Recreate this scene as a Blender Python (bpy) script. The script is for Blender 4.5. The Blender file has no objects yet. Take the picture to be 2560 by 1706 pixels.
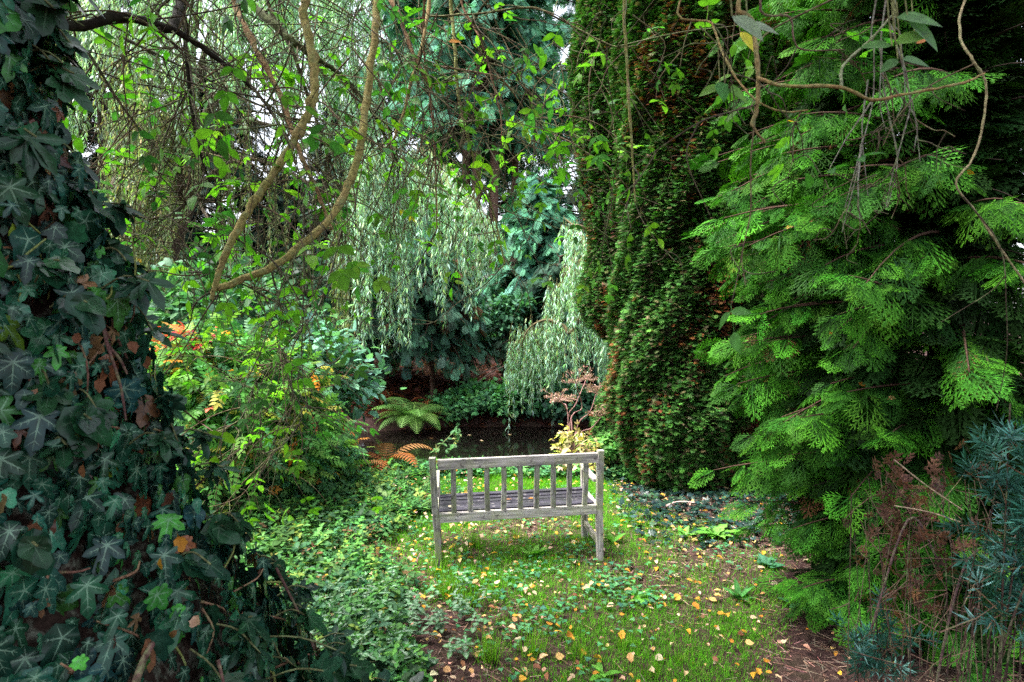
import bpy, bmesh, math
import numpy as np
from mathutils import Vector
S = bpy.context.scene
COL = S.collection
rng = np.random.default_rng(11)
R = math.radians

# ---------------------------------------------------------------- camera, sky, sun, exposure
F, CAMZ, PITCH = 1422.0, 1.80, R(2.134)
cd = bpy.data.cameras.new('camera'); cam = bpy.data.objects.new('camera', cd); COL.objects.link(cam)
cam.location = (0, 0, CAMZ); cam.rotation_euler = (R(90) - PITCH, 0, 0)
cd.sensor_width = 36; cd.lens = 20; cd.clip_start = 0.05; cd.clip_end = 2000
cd.dof.use_dof = True; cd.dof.focus_distance = 4.6; cd.dof.aperture_fstop = 8
S.camera = cam
W = bpy.data.worlds.new('World'); S.world = W; W.use_nodes = True
nt = W.node_tree; nt.nodes.clear()
sky = nt.nodes.new('ShaderNodeTexSky'); sky.sky_type = 'NISHITA'; sky.sun_disc = False
SUN_EL, SUN_AZ = R(66), R(-98)
sky.sun_elevation = SUN_EL; sky.sun_rotation = SUN_AZ; sky.air_density = 1.0; sky.dust_density = 4.0; sky.ozone_density = 1.0
hs = nt.nodes.new('ShaderNodeHueSaturation'); hs.inputs['Saturation'].default_value = 0.40
bg = nt.nodes.new('ShaderNodeBackground'); bg.inputs['Strength'].default_value = 0.09
wo = nt.nodes.new('ShaderNodeOutputWorld')
nt.links.new(sky.outputs[0], hs.inputs['Color']); nt.links.new(hs.outputs[0], bg.inputs[0]); nt.links.new(bg.outputs[0], wo.inputs[0])
sd = bpy.data.lights.new('sun', 'SUN'); sd.energy = 1.5; sd.angle = R(25); sd.color = (1.0, 0.96, 0.9)
so = bpy.data.objects.new('sun', sd); COL.objects.link(so)
so.rotation_euler = (R(90) - SUN_EL, 0, R(180) - SUN_AZ)
S.view_settings.view_transform = 'Standard'; S.view_settings.look = 'None'
S.view_settings.exposure = 3.02; S.view_settings.gamma = 1.0
S.cycles.use_denoising = False; S.cycles.max_bounces = 6; S.cycles.diffuse_bounces = 1; S.cycles.glossy_bounces = 2
S.cycles.transmission_bounces = 3; S.cycles.transparent_max_bounces = 4
S.cycles.caustics_reflective = False; S.cycles.caustics_refractive = False
S.cycles.use_adaptive_sampling = True; S.cycles.adaptive_threshold = 0.01

cp, sp = math.cos(PITCH), math.sin(PITCH)
def P(px, py, d):
    """point seen at photo pixel (px, py), d metres along the view axis"""
    a, b = (px - 1280) / F * d, (853 - py) / F * d
    return np.array((a, d * cp + b * sp, CAMZ - d * sp + b * cp))
def PP(l): return np.array([P(*q) for q in l])

# ---------------------------------------------------------------- mesh helpers
class MB:
    def __init__(s): s.v = []; s.l = []; s.t = []; s.c = []; s.n = 0
    def add(s, v, loops, tot, c):
        v = np.asarray(v, np.float32); s.v.append(v); s.l.append(np.asarray(loops, np.int32) + s.n)
        s.t.append(np.asarray(tot, np.int32)); c = np.asarray(c, np.float32)
        if c.ndim == 1: c = np.tile(c, (len(v), 1))
        s.c.append(c); s.n += len(v)
    def build(s, name, mat, parent=None, smooth=True, link=True):
        v = np.concatenate(s.v); l = np.concatenate(s.l); t = np.concatenate(s.t); c = np.concatenate(s.c)
        if parent is not None: v = v - np.array(parent.matrix_basis.translation, np.float32) - (np.array(parent.parent.location, np.float32) if parent.parent else 0)
        me = bpy.data.meshes.new(name)
        me.vertices.add(len(v)); me.vertices.foreach_set('co', v.ravel())
        me.loops.add(len(l)); me.loops.foreach_set('vertex_index', l)
        me.polygons.add(len(t)); st = np.concatenate(([0], np.cumsum(t)[:-1])).astype(np.int32)
        me.polygons.foreach_set('loop_start', st); me.polygons.foreach_set('loop_total', t)
        if smooth: me.polygons.foreach_set('use_smooth', np.ones(len(t), bool))
        a = me.attributes.new('Col', 'FLOAT_COLOR', 'POINT')
        a.data.foreach_set('color', np.concatenate((c, np.ones((len(c), 1), np.float32)), 1).ravel())
        me.update(calc_edges=True); me.materials.append(mat)
        o = bpy.data.objects.new(name, me)
        if link: COL.objects.link(o)
        if parent is not None: o.parent = parent
        return o
class T:
    """template: verts, faces, m = mix of each vertex towards the second colour"""
    def __init__(s, v, faces, m=None):
        s.v = np.array(v, float); s.loops = np.concatenate([np.array(f) for f in faces]).astype(np.int32)
        s.tot = np.array([len(f) for f in faces], np.int32); s.m = np.zeros(len(v)) if m is None else np.array(m, float)
def nrm(a): return a / np.maximum(np.linalg.norm(a, axis=-1, keepdims=True), 1e-9)
def frames(d, n):
    d = nrm(np.asarray(d, float)); x = np.cross(d, n); bad = np.linalg.norm(x, axis=1) < 1e-4
    x[bad] = np.cross(d[bad], np.array((1, .3, .2))); x = nrm(x); n = np.cross(x, d)
    return np.stack((x, d, n), axis=2)
def scatter(mb, t, pos, fr, s, col, col2=None):
    N, V = len(pos), len(t.v)
    if N == 0: return
    s = np.asarray(s, float); s = np.tile(s, N) if s.ndim == 0 else s
    loc = t.v[None] * (s[:, None, None] if s.ndim == 1 else s[:, None, :])
    v = np.einsum('nij,nvj->nvi', fr, loc) + np.asarray(pos)[:, None, :]
    col = np.asarray(col, float); col = np.tile(col, (N, 1)) if col.ndim == 1 else col
    c2 = col if col2 is None else np.asarray(col2, float); c2 = np.tile(c2, (N, 1)) if c2.ndim == 1 else c2
    m = t.m[None, :, None]; c = col[:, None, :] * (1 - m) + c2[:, None, :] * m
    lp = (t.loops[None] + (np.arange(N) * V)[:, None]).ravel()
    mb.add(v.reshape(-1, 3), lp, np.tile(t.tot, N), c.reshape(-1, 3))
def jit(col, N, amt=.25, hue=.12):
    """N variations of a colour"""
    b = np.exp(rng.normal(0, amt, (N, 1))); h = np.exp(rng.normal(0, hue, (N, 3)))
    return np.array(col)[None] * b * h
def pick(cols, w, N, amt=.2, hue=.1):
    i = rng.choice(len(cols), N, p=np.array(w) / np.sum(w)); return np.array(cols)[i] * np.exp(rng.normal(0, amt, (N, 1))) * np.exp(rng.normal(0, hue, (N, 3)))
def unit(N): return nrm(rng.normal(0, 1, (N, 3)))
def spline(pts, k=6):
    p = np.asarray(pts, float)
    if len(p) < 3: return np.linspace(p[0], p[-1], k + 1)
    q = np.vstack((2 * p[0] - p[1], p, 2 * p[-1] - p[-2])); out = []
    for i in range(1, len(q) - 2):
        t = np.linspace(0, 1, k, endpoint=False)[:, None]; a, b, c, d = q[i - 1], q[i], q[i + 1], q[i + 2]
        out.append(.5 * (2 * b + (c - a) * t + (2 * a - 5 * b + 4 * c - d) * t ** 2 + (3 * b - a - 3 * c + d) * t ** 3))
    return np.vstack(out + [p[-1:]])
def tube(mb, pts, rad, col, sides=6, rough=0.0, col2=None):
    p = np.asarray(pts, float); n = len(p); r = np.interp(np.linspace(0, 1, n), np.linspace(0, 1, len(np.atleast_1d(rad))), np.atleast_1d(rad)) if np.ndim(rad) else np.full(n, rad)
    tg = nrm(np.gradient(p, axis=0)); ref = np.array((0, 0, 1.)) if abs(tg[0, 2]) < .9 else np.array((1., 0, 0))
    a = np.zeros_like(p); u = nrm(np.cross(tg[0], ref))
    for i in range(n):
        u = u - tg[i] * np.dot(u, tg[i]); u = u / max(np.linalg.norm(u), 1e-9); a[i] = u
    b = np.cross(tg, a); th = np.arange(sides) / sides * 2 * np.pi
    rr = r[:, None] * (1 + rough * rng.normal(0, 1, (n, sides))) if rough else np.repeat(r[:, None], sides, 1)
    v = p[:, None] + rr[..., None] * (np.cos(th)[None, :, None] * a[:, None] + np.sin(th)[None, :, None] * b[:, None])
    i, j = np.meshgrid(np.arange(n - 1), np.arange(sides), indexing='ij'); j2 = (j + 1) % sides
    f = np.stack((i * sides + j, i * sides + j2, (i + 1) * sides + j2, (i + 1) * sides + j), -1).reshape(-1, 4)
    c = np.tile(np.array(col, float), (n * sides, 1))
    if col2 is not None:
        w = np.clip(rng.random((n, 1)) * .5 + rng.random((n, sides)) * .7 - .35, 0, 1).reshape(-1, 1); c = c * (1 - w) + np.array(col2) * w
    mb.add(v.reshape(-1, 3), f.ravel(), np.full(len(f), 4), c)
    # closed tip
    mb.add(np.vstack((v[-1], p[-1:] + tg[-1] * r[-1])), np.array([(k, (k + 1) % sides, sides) for k in range(sides)]).ravel(), np.full(sides, 3), np.tile(col, (sides + 1, 1)))
def ns(x, y, s=0.0, f=1.0):
    x, y = np.asarray(x) * f, np.asarray(y) * f
    return (np.sin(x * 1.7 + y * .9 + s * 1.3) + np.sin(-x * 1.1 + y * 2.1 + s * 2.7 + 1.3 * np.sin(x * .8 + s)) + np.sin(x * 3.3 - y * 2.7 + s * .7) * .6 + np.sin(x * 4.9 + y * 5.3 + s * 3.1) * .4) / 3.0
def sst(a, b, x): t = np.clip((np.asarray(x, float) - a) / (b - a), 0, 1); return t * t * (3 - 2 * t)

# ---------------------------------------------------------------- scene tree helpers
def tag(o, label=None, cat=None, group=None, kind=None):
    if label: o['label'] = label
    if cat: o['category'] = cat
    if group: o['group'] = group
    if kind: o['kind'] = kind
    return o
def thing(name, label, cat, loc=(0, 0, 0), group=None):
    o = bpy.data.objects.new(name, None); o.location = loc; o.empty_display_size = .1; COL.objects.link(o)
    return tag(o, label, cat, group)

# ---------------------------------------------------------------- materials
def mat_new(name):
    m = bpy.data.materials.new(name); m.use_nodes = True; n = m.node_tree; n.nodes.clear()
    return m, n.nodes, n.links
def leaf_mat(name, rough=.45, spec=.4, trans=.3, nscale=40, namt=.35, gain=.75):
    m, N, L = mat_new(name)
    at = N.new('ShaderNodeAttribute'); at.attribute_name = 'Col'
    tc = N.new('ShaderNodeTexCoord'); no = N.new('ShaderNodeTexNoise'); no.inputs['Scale'].default_value = nscale; no.inputs['Detail'].default_value = 2
    L.new(tc.outputs['Object'], no.inputs['Vector'])
    mr = N.new('ShaderNodeMapRange'); mr.inputs[1].default_value = .3; mr.inputs[2].default_value = .7; mr.inputs[3].default_value = (1 - namt) * gain; mr.inputs[4].default_value = (1 + namt) * gain
    L.new(no.outputs[0], mr.inputs[0])
    mx = N.new('ShaderNodeVectorMath'); mx.operation = 'SCALE'; L.new(at.outputs['Color'], mx.inputs[0]); L.new(mr.outputs[0], mx.inputs['Scale'])
    b = N.new('ShaderNodeBsdfPrincipled'); b.inputs['Roughness'].default_value = rough; b.inputs['Specular IOR Level'].default_value = spec
    L.new(mx.outputs[0], b.inputs['Base Color'])
    o = N.new('ShaderNodeOutputMaterial')
    if trans > 0:
        tr = N.new('ShaderNodeBsdfTranslucent'); tw = N.new('ShaderNodeVectorMath'); tw.operation = 'MULTIPLY'; tw.inputs[1].default_value = (1.3, 1.65, .7)
        L.new(mx.outputs[0], tw.inputs[0]); L.new(tw.outputs[0], tr.inputs['Color'])
        ms = N.new('ShaderNodeMixShader'); ms.inputs[0].default_value = trans
        L.new(b.outputs[0], ms.inputs[1]); L.new(tr.outputs[0], ms.inputs[2]); L.new(ms.outputs[0], o.inputs[0])
    else: L.new(b.outputs[0], o.inputs[0])
    return m
def bark_mat(name, lich=(.3, .33, .25), amt=.45, scale=30, rough=.85):
    m, N, L = mat_new(name)
    at = N.new('ShaderNodeAttribute'); at.attribute_name = 'Col'; tc = N.new('ShaderNodeTexCoord')
    no = N.new('ShaderNodeTexNoise'); no.inputs['Scale'].default_value = scale; no.inputs['Detail'].default_value = 6; no.inputs['Roughness'].default_value = .65
    L.new(tc.outputs['Object'], no.inputs['Vector'])
    cr = N.new('ShaderNodeValToRGB'); cr.color_ramp.elements[0].position = .5; cr.color_ramp.elements[1].position = .68
    cr.color_ramp.elements[0].color = (0, 0, 0, 1); cr.color_ramp.elements[1].color = (amt, amt, amt, 1); L.new(no.outputs[0], cr.inputs[0])
    n2 = N.new('ShaderNodeTexNoise'); n2.inputs['Scale'].default_value = scale * 3; n2.inputs['Detail'].default_value = 3; L.new(tc.outputs['Object'], n2.inputs['Vector'])
    mr = N.new('ShaderNodeMapRange'); mr.inputs[1].default_value = .3; mr.inputs[2].default_value = .7; mr.inputs[3].default_value = .5; mr.inputs[4].default_value = 1.45; L.new(n2.outputs[0], mr.inputs[0])
    sc = N.new('ShaderNodeVectorMath'); sc.operation = 'SCALE'; L.new(at.outputs['Color'], sc.inputs[0]); L.new(mr.outputs[0], sc.inputs['Scale'])
    mi = N.new('ShaderNodeMix'); mi.data_type = 'RGBA'; mi.inputs[7].default_value = (*lich, 1); L.new(cr.outputs[0], mi.inputs[0]); L.new(sc.outputs[0], mi.inputs[6])
    b = N.new('ShaderNodeBsdfPrincipled'); b.inputs['Roughness'].default_value = rough; b.inputs['Specular IOR Level'].default_value = .12
    L.new(mi.outputs[2], b.inputs['Base Color'])
    bu = N.new('ShaderNodeBump'); bu.inputs['Strength'].default_value = .5; bu.inputs['Distance'].default_value = .01; L.new(n2.outputs[0], bu.inputs['Height']); L.new(bu.outputs[0], b.inputs['Normal'])
    o = N.new('ShaderNodeOutputMaterial'); L.new(b.outputs[0], o.inputs[0]); return m
def wood_mat(name, stretch, a, b_, green, gamt, rough, chips=None):
    """weathered wood: grain stretched along one axis, green algae patches, optional pale flakes"""
    m, N, L = mat_new(name); tc = N.new('ShaderNodeTexCoord')
    mp = N.new('ShaderNodeMapping'); mp.inputs['Scale'].default_value = stretch; L.new(tc.outputs['Object'], mp.inputs[0])
    g = N.new('ShaderNodeTexNoise'); g.inputs['Scale'].default_value = 1; g.inputs['Detail'].default_value = 8; g.inputs['Roughness'].default_value = .7; L.new(mp.outputs[0], g.inputs['Vector'])
    cr = N.new('ShaderNodeValToRGB'); cr.color_ramp.elements[0].position = .36; cr.color_ramp.elements[1].position = .64
    cr.color_ramp.elements[0].color = (*a, 1); cr.color_ramp.elements[1].color = (*b_, 1); L.new(g.outputs[0], cr.inputs[0])
    n = N.new('ShaderNodeTexNoise'); n.inputs['Scale'].default_value = 9; n.inputs['Detail'].default_value = 7; n.inputs['Roughness'].default_value = .7; L.new(tc.outputs['Object'], n.inputs['Vector'])
    c2 = N.new('ShaderNodeValToRGB'); c2.color_ramp.elements[0].position = .44; c2.color_ramp.elements[1].position = .62
    c2.color_ramp.elements[0].color = (0, 0, 0, 1); c2.color_ramp.elements[1].color = (gamt,) * 3 + (1,); L.new(n.outputs[0], c2.inputs[0])
    mi = N.new('ShaderNodeMix'); mi.data_type = 'RGBA'; mi.inputs[7].default_value = (*green, 1); L.new(c2.outputs[0], mi.inputs[0]); L.new(cr.outputs[0], mi.inputs[6])
    oi = N.new('ShaderNodeObjectInfo'); orr = N.new('ShaderNodeMapRange'); orr.inputs[3].default_value = .72; orr.inputs[4].default_value = 1.2; L.new(oi.outputs['Random'], orr.inputs[0])
    ov = N.new('ShaderNodeVectorMath'); ov.operation = 'SCALE'; L.new(mi.outputs[2], ov.inputs[0]); L.new(orr.outputs[0], ov.inputs['Scale']); last = ov.outputs[0]
    n3 = N.new('ShaderNodeTexNoise'); n3.inputs['Scale'].default_value = 26; n3.inputs['Detail'].default_value = 5; L.new(tc.outputs['Object'], n3.inputs['Vector'])
    c3 = N.new('ShaderNodeValToRGB'); c3.color_ramp.elements[0].position = .60; c3.color_ramp.elements[1].position = .68
    c3.color_ramp.elements[0].color = (0, 0, 0, 1); c3.color_ramp.elements[1].color = (.75,) * 3 + (1,); L.new(n3.outputs[0], c3.inputs[0])
    m3 = N.new('ShaderNodeMix'); m3.data_type = 'RGBA'; m3.inputs[7].default_value = (*(chips or (.06, .05, .05)), 1); L.new(c3.outputs[0], m3.inputs[0]); L.new(last, m3.inputs[6])
    b = N.new('ShaderNodeBsdfPrincipled'); b.inputs['Roughness'].default_value = rough; b.inputs['Specular IOR Level'].default_value = .2; L.new(m3.outputs[2], b.inputs['Base Color'])
    bu = N.new('ShaderNodeBump'); bu.inputs['Strength'].default_value = .6; bu.inputs['Distance'].default_value = .004; L.new(g.outputs[0], bu.inputs['Height']); L.new(bu.outputs[0], b.inputs['Normal'])
    o = N.new('ShaderNodeOutputMaterial'); L.new(b.outputs[0], o.inputs[0]); return m
M_ivy = leaf_mat('ivy_leaf', .28, .24, .05, 60, .3)
M_leaf = leaf_mat('soft_leaf', .45, .09, .28, 50, .3)
M_canopy = leaf_mat('bright_leaf', .45, .14, .5, 50, .25, .88)
M_conif = leaf_mat('conifer_scale', .55, .06, .13, 30, .35)
M_far = leaf_mat('far_conifer', .6, .07, .15, 3, .35)
M_will = leaf_mat('willow_leaf', .45, .2, .34, 4, .25, 1.15)
M_grass = leaf_mat('grass_blade', .5, .08, .4, 20, .3, .75)
M_dry = leaf_mat('dry_leaf', .6, .15, .25, 120, .35, .85)
M_bark = bark_mat('bark'); M_twig = bark_mat('twig_bark', (.22, .27, .12), .6, 32)
M_dark = bark_mat('dark_bark', (.05, .06, .03), .3, 20)
M_woodV = wood_mat('weathered_upright_wood', (55, 55, 3.5), (.085, .075, .077), (.50, .46, .44), (.27, .30, .13), .6, .85)
M_woodH = wood_mat('weathered_rail_wood', (3.5, 55, 55), (.10, .09, .095), (.52, .475, .465), (.29, .31, .15), .45, .85)
M_seat = wood_mat('wet_seat_wood', (3.5, 60, 60), (.014, .013, .018), (.06, .055, .075), (.03, .04, .02), .3, .5, (.16, .15, .15))

# ---------------------------------------------------------------- leaf templates (axis +Y, face +Z, unit length)
def oval(w=.5, fold=.12, bend=.15, k=4, tip=.0, stem=.0, serr=0.0):
    """leaf blade with k cross stations, folded on the midrib"""
    v = [(0, 0, 0)]; m = [1]; fs = []
    for i in range(1, k + 1):
        t = i / (k + 1.0); h = w / 2 * math.sin(math.pi * t ** (.75 + tip)) ** .85; h *= (1 + (serr if i % 2 else -serr)); z = -bend * t * t
        v += [(-h, t, z + fold * h * 2), (0, t, z), (h, t, z + fold * h * 2)]; m += [0, .6, 0]
    v.append((0, 1, -bend)); m.append(0); e = len(v) - 1
    fs += [(0, 2, 1), (0, 3, 2)]
    for i in range(k - 1):
        a = 1 + 3 * i; b = a + 3; fs += [(a, a + 1, b + 1, b), (a + 1, a + 2, b + 2, b + 1)]
    a = 1 + 3 * (k - 1); fs += [(a, a + 1, e), (a + 1, a + 2, e)]
    if stem:
        n = len(v); v += [(-.012, 0, 0), (.012, 0, 0), (0, -stem, -.02)]; m += [1, 1, 1]; fs.append((n, n + 1, n + 2))
    return T(v, fs, m)
def dart(w=.2, bend=.1):
    return T([(0, 0, 0), (-w / 2, .4, .02), (w / 2, .4, .02), (0, 1, -bend)], [(0, 2, 3), (0, 3, 1)], [0, 0, 0, .5])
def join(parts):
    """parts: (template, origin, dir, normal, scale)"""
    V = []; fs = []; m = []; n = 0
    for t, o, d, nn, s in parts:
        fr = frames(np.array([d], float), np.array([nn], float))[0]; vv = (fr @ (t.v * s).T).T + np.array(o); V.append(vv)
        k = 0
        for q in t.tot: fs.append(tuple(t.loops[k:k + q] + n)); k += q
        m += list(t.m); n += len(vv)
    return T(np.vstack(V), fs, m)
def ivy_t(lobes, cup=.1, seed=0):
    """lobes: list of (angle from tip, length, half-width angle notch radius after)"""
    r = np.random.default_rng(seed); out = []
    for i, (a, l, nr) in enumerate(lobes):
        out.append((a, l, 1))
        if i < len(lobes) - 1:
            b = lobes[i + 1][0]; mid = (a + b) / 2; out += [(a + (mid - a) * .5, (l * .62 + nr * .38), 0), (mid, nr, 0), (b + (mid - b) * .5, (lobes[i + 1][1] * .62 + nr * .38), 0)]
    v = [(0, 0, .0)]; m = [.12]
    for a, l, tipf in out:
        th = R(a); z = -cup * l * l + (.05 if not tipf and l < .5 else 0) + r.normal(0, .025)
        v.append((math.sin(th) * l, math.cos(th) * l, z)); m.append(.0)
    fs = [(0, i + 1, i) for i in range(1, len(v) - 1)] + [(0, 1, len(v) - 1)]
    # pale veins: slim wedges just above the blade, along centre-to-tip edges
    for k, (a, l, tipf) in enumerate(out):
        if not tipf: continue
        th = R(a); q = v[k + 1]; n = len(v); w = .026; dx, dy = math.cos(th) * w, -math.sin(th) * w
        v += [(-dx, -dy, .012), (dx, dy, .012), (q[0] * .9, q[1] * .9, q[2] * .9 + .010)]; m += [1, 1, .8]; fs.append((n, n + 2, n + 1))
        for f_, sg in ((.35, 1), (.35, -1), (.6, 1), (.6, -1)):
            if l < .45: continue
            o_ = np.array(q) * f_; n = len(v); t2 = th + sg * .8; L2 = l * .26; w2 = .014
            e = o_ + np.array((math.sin(t2) * L2, math.cos(t2) * L2, -.01))
            px, py = math.cos(t2) * w2, -math.sin(t2) * w2
            v += [(o_[0] - px, o_[1] - py, o_[2] + .014), (o_[0] + px, o_[1] + py, o_[2] + .014), (e[0], e[1], e[2] + .02)]; m += [.75, .75, .4]; fs.append((n, n + 2, n + 1))
    return T(v, fs, m)
IVY = [ivy_t([(-150, .3, .25), (-112, .42, .28), (-58, .62, .33), (0, 1.0, .33), (58, .62, .28), (112, .42, .25), (150, .3, .2)], .12, 1),
       ivy_t([(-150, .34, .3), (-105, .5, .4), (-52, .66, .5), (0, .92, .5), (52, .66, .4), (105, .5, .3), (150, .34, .2)], .18, 2),
       ivy_t([(-140, .42, .4), (-75, .5, .52), (0, .95, .52), (75, .5, .4), (140, .42, .2)], .1, 3),
       ivy_t([(-125, .5, .16), (-62, .8, .2), (0, 1.0, .2), (62, .8, .16), (125, .5, .2)], .22, 4)]
L_OV = oval(.55, .1, .15, 4); L_OV3 = oval(.6, .08, .2, 2); L_ROUND = oval(.85, .06, .12, 3, -.2); L_LANCE = oval(.3, .12, .2, 3)
L_SERR = oval(.62, .1, .18, 6, .1, 0, .1)
WLEAF = oval(.19, .1, .3, 2); DART = dart(.22); DARTW = dart(.45)
def pinnate(pairs=4, ll=.34, lt=L_LANCE, droop=.2, ang=55, w=.012):
    ps = []
    for i in range(pairs):
        t = .25 + .65 * i / max(1, pairs - 1)
        for s in (-1, 1): ps.append((lt, (0, t, -droop * t * t), (s * math.sin(R(ang)), math.cos(R(ang)), -.15), (s * -.15, 0, 1), ll * (1 - .25 * abs(t - .5))))
    ps.append((lt, (0, .95, -droop * .9), (0, 1, -.3), (0, .2, 1), ll))
    t = join(ps); n = len(t.v); st = T([(-w, 0, 0), (w, 0, 0), (w * .5, 1, -droop), (-w * .5, 1, -droop)], [(0, 1, 2, 3)], [1, 1, 1, 1])
    return join([(t, (0, 0, 0), (0, 1, 0), (0, 0, 1), 1), (st, (0, 0, -.003), (0, 1, 0), (0, 0, 1), 1)])
PIN = pinnate(4, .36, oval(.5, .1, .2, 3), .2, 60); PIN3 = pinnate(2, .52, oval(.5, .1, .2, 4), .25, 60); PINF = pinnate(4, .34, DARTW, .25)
def spray(n=9, subs=5, wid=.42, droop=.18, ang=52, wl=.02, tipm=.8):
    """flat fan of scale foliage: axis, alternate laterals, sub-laterals, all slim lozenges"""
    v = []; fs = []; m = []
    def loz(a, b, w, ma, mb_):
        a, b = np.array(a), np.array(b); d = b - a; d /= max(np.linalg.norm(d), 1e-6); s = np.array((d[1], -d[0], 0)) * w; c = a * .5 + b * .5; k = len(v)
        v.extend([a, c + s, b, c - s]); m.extend([ma, (ma + mb_) / 2, mb_, (ma + mb_) / 2]); fs.append((k, k + 1, k + 2, k + 3))
    def z(p): return np.array((p[0], p[1], -droop * p[1] ** 2 - droop * 1.2 * abs(p[0]) ** 1.5))
    loz(z((0, 0)), z((0, 1)), wl * .8, 0, tipm)
    for i in range(n):
        for s in (-1, 1):
            t = (i + .5 + .25 * s) / n; L = wid * (math.sin(math.pi * min(1, (t * .85 + .12))) ** .7) + .04; y = t * .96
            dx, dy = math.sin(R(ang)) * s, math.cos(R(ang)); e = (dx * L, y + dy * L)
            loz(z((0, y)), z(e), wl, 0, tipm)
            for k in range(subs):
                q = .2 + .72 * k / max(1, subs); o = (dx * L * q, y + dy * L * q); l2 = L * .42 * (1 - q * .6)
                for s2 in (-1, 1):
                    a2 = R(ang) * s + s2 * R(42); loz(z(o), z((o[0] + math.sin(a2) * l2, o[1] + math.cos(a2) * l2)), wl * .85, .1, tipm)
    return T(v, fs, m)
def lace(n=8, wid=.5, droop=.22, wl=.013, tipm=1.0, sub=3, seed=0):
    """open triangular fan: alternate laterals longest near the foot, each with short side shoots"""
    r = np.random.default_rng(seed); v = []; fs = []; m = []
    def z(x, y): return np.array((x, y, -droop * y * y - droop * 1.3 * abs(x) ** 1.4))
    def loz(a, b, w, ma, mb_):
        d = b - a; d /= max(np.linalg.norm(d), 1e-6); s = np.array((d[1], -d[0], 0)) * w; c = a * .45 + b * .55; k = len(v)
        v.extend([a, c + s, b, c - s]); m.extend([ma, (ma + mb_) / 2, mb_, (ma + mb_) / 2]); fs.append((k, k + 1, k + 2, k + 3))
    loz(z(0, 0), z(0, .55), wl, 0, .2); loz(z(0, .45), z(0, 1), wl, .2, tipm)
    for i in range(n):
        for s in (-1, 1):
            t = (i + .6 + .25 * s) / (n + .4); L = wid * (1 - t) ** .75 * min(1, .35 + t * 4) * r.uniform(.8, 1.12) + .03; a = R(46 - 10 * t) * s; y = t * .97
            dx, dy = math.sin(a), math.cos(a); loz(z(0, y), z(dx * L, y + dy * L), wl, .05, tipm)
            for k in range(sub):
                q = .28 + .62 * k / max(1, sub); l2 = L * .34 * (1 - q * .55) + .012; ox, oy = dx * L * q, y + dy * L * q
                for s2 in (-1, 1):
                    a2 = a + s2 * R(38); loz(z(ox, oy), z(ox + math.sin(a2) * l2, oy + math.cos(a2) * l2), wl * .85, .25, tipm)
    return T(v, fs, m)
LACE = [lace(6, .72, .22, .019, seed=1), lace(5, .8, .35, .021, seed=2), lace(7, .6, .15, .017, seed=3), lace(5, .65, .45, .022, seed=4)]
SPRAY = spray(9, 4); SPRAY2 = spray(7, 3, .5, .3, 48, .026); SPRAYM = spray(6, 2, .45, .2, 50, .035); SPRAYF = spray(6, 0, .42, .25, 48, .06, .6); SPRAYT = spray(3, 1, .5, .2, 45, .075, .8)
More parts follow.
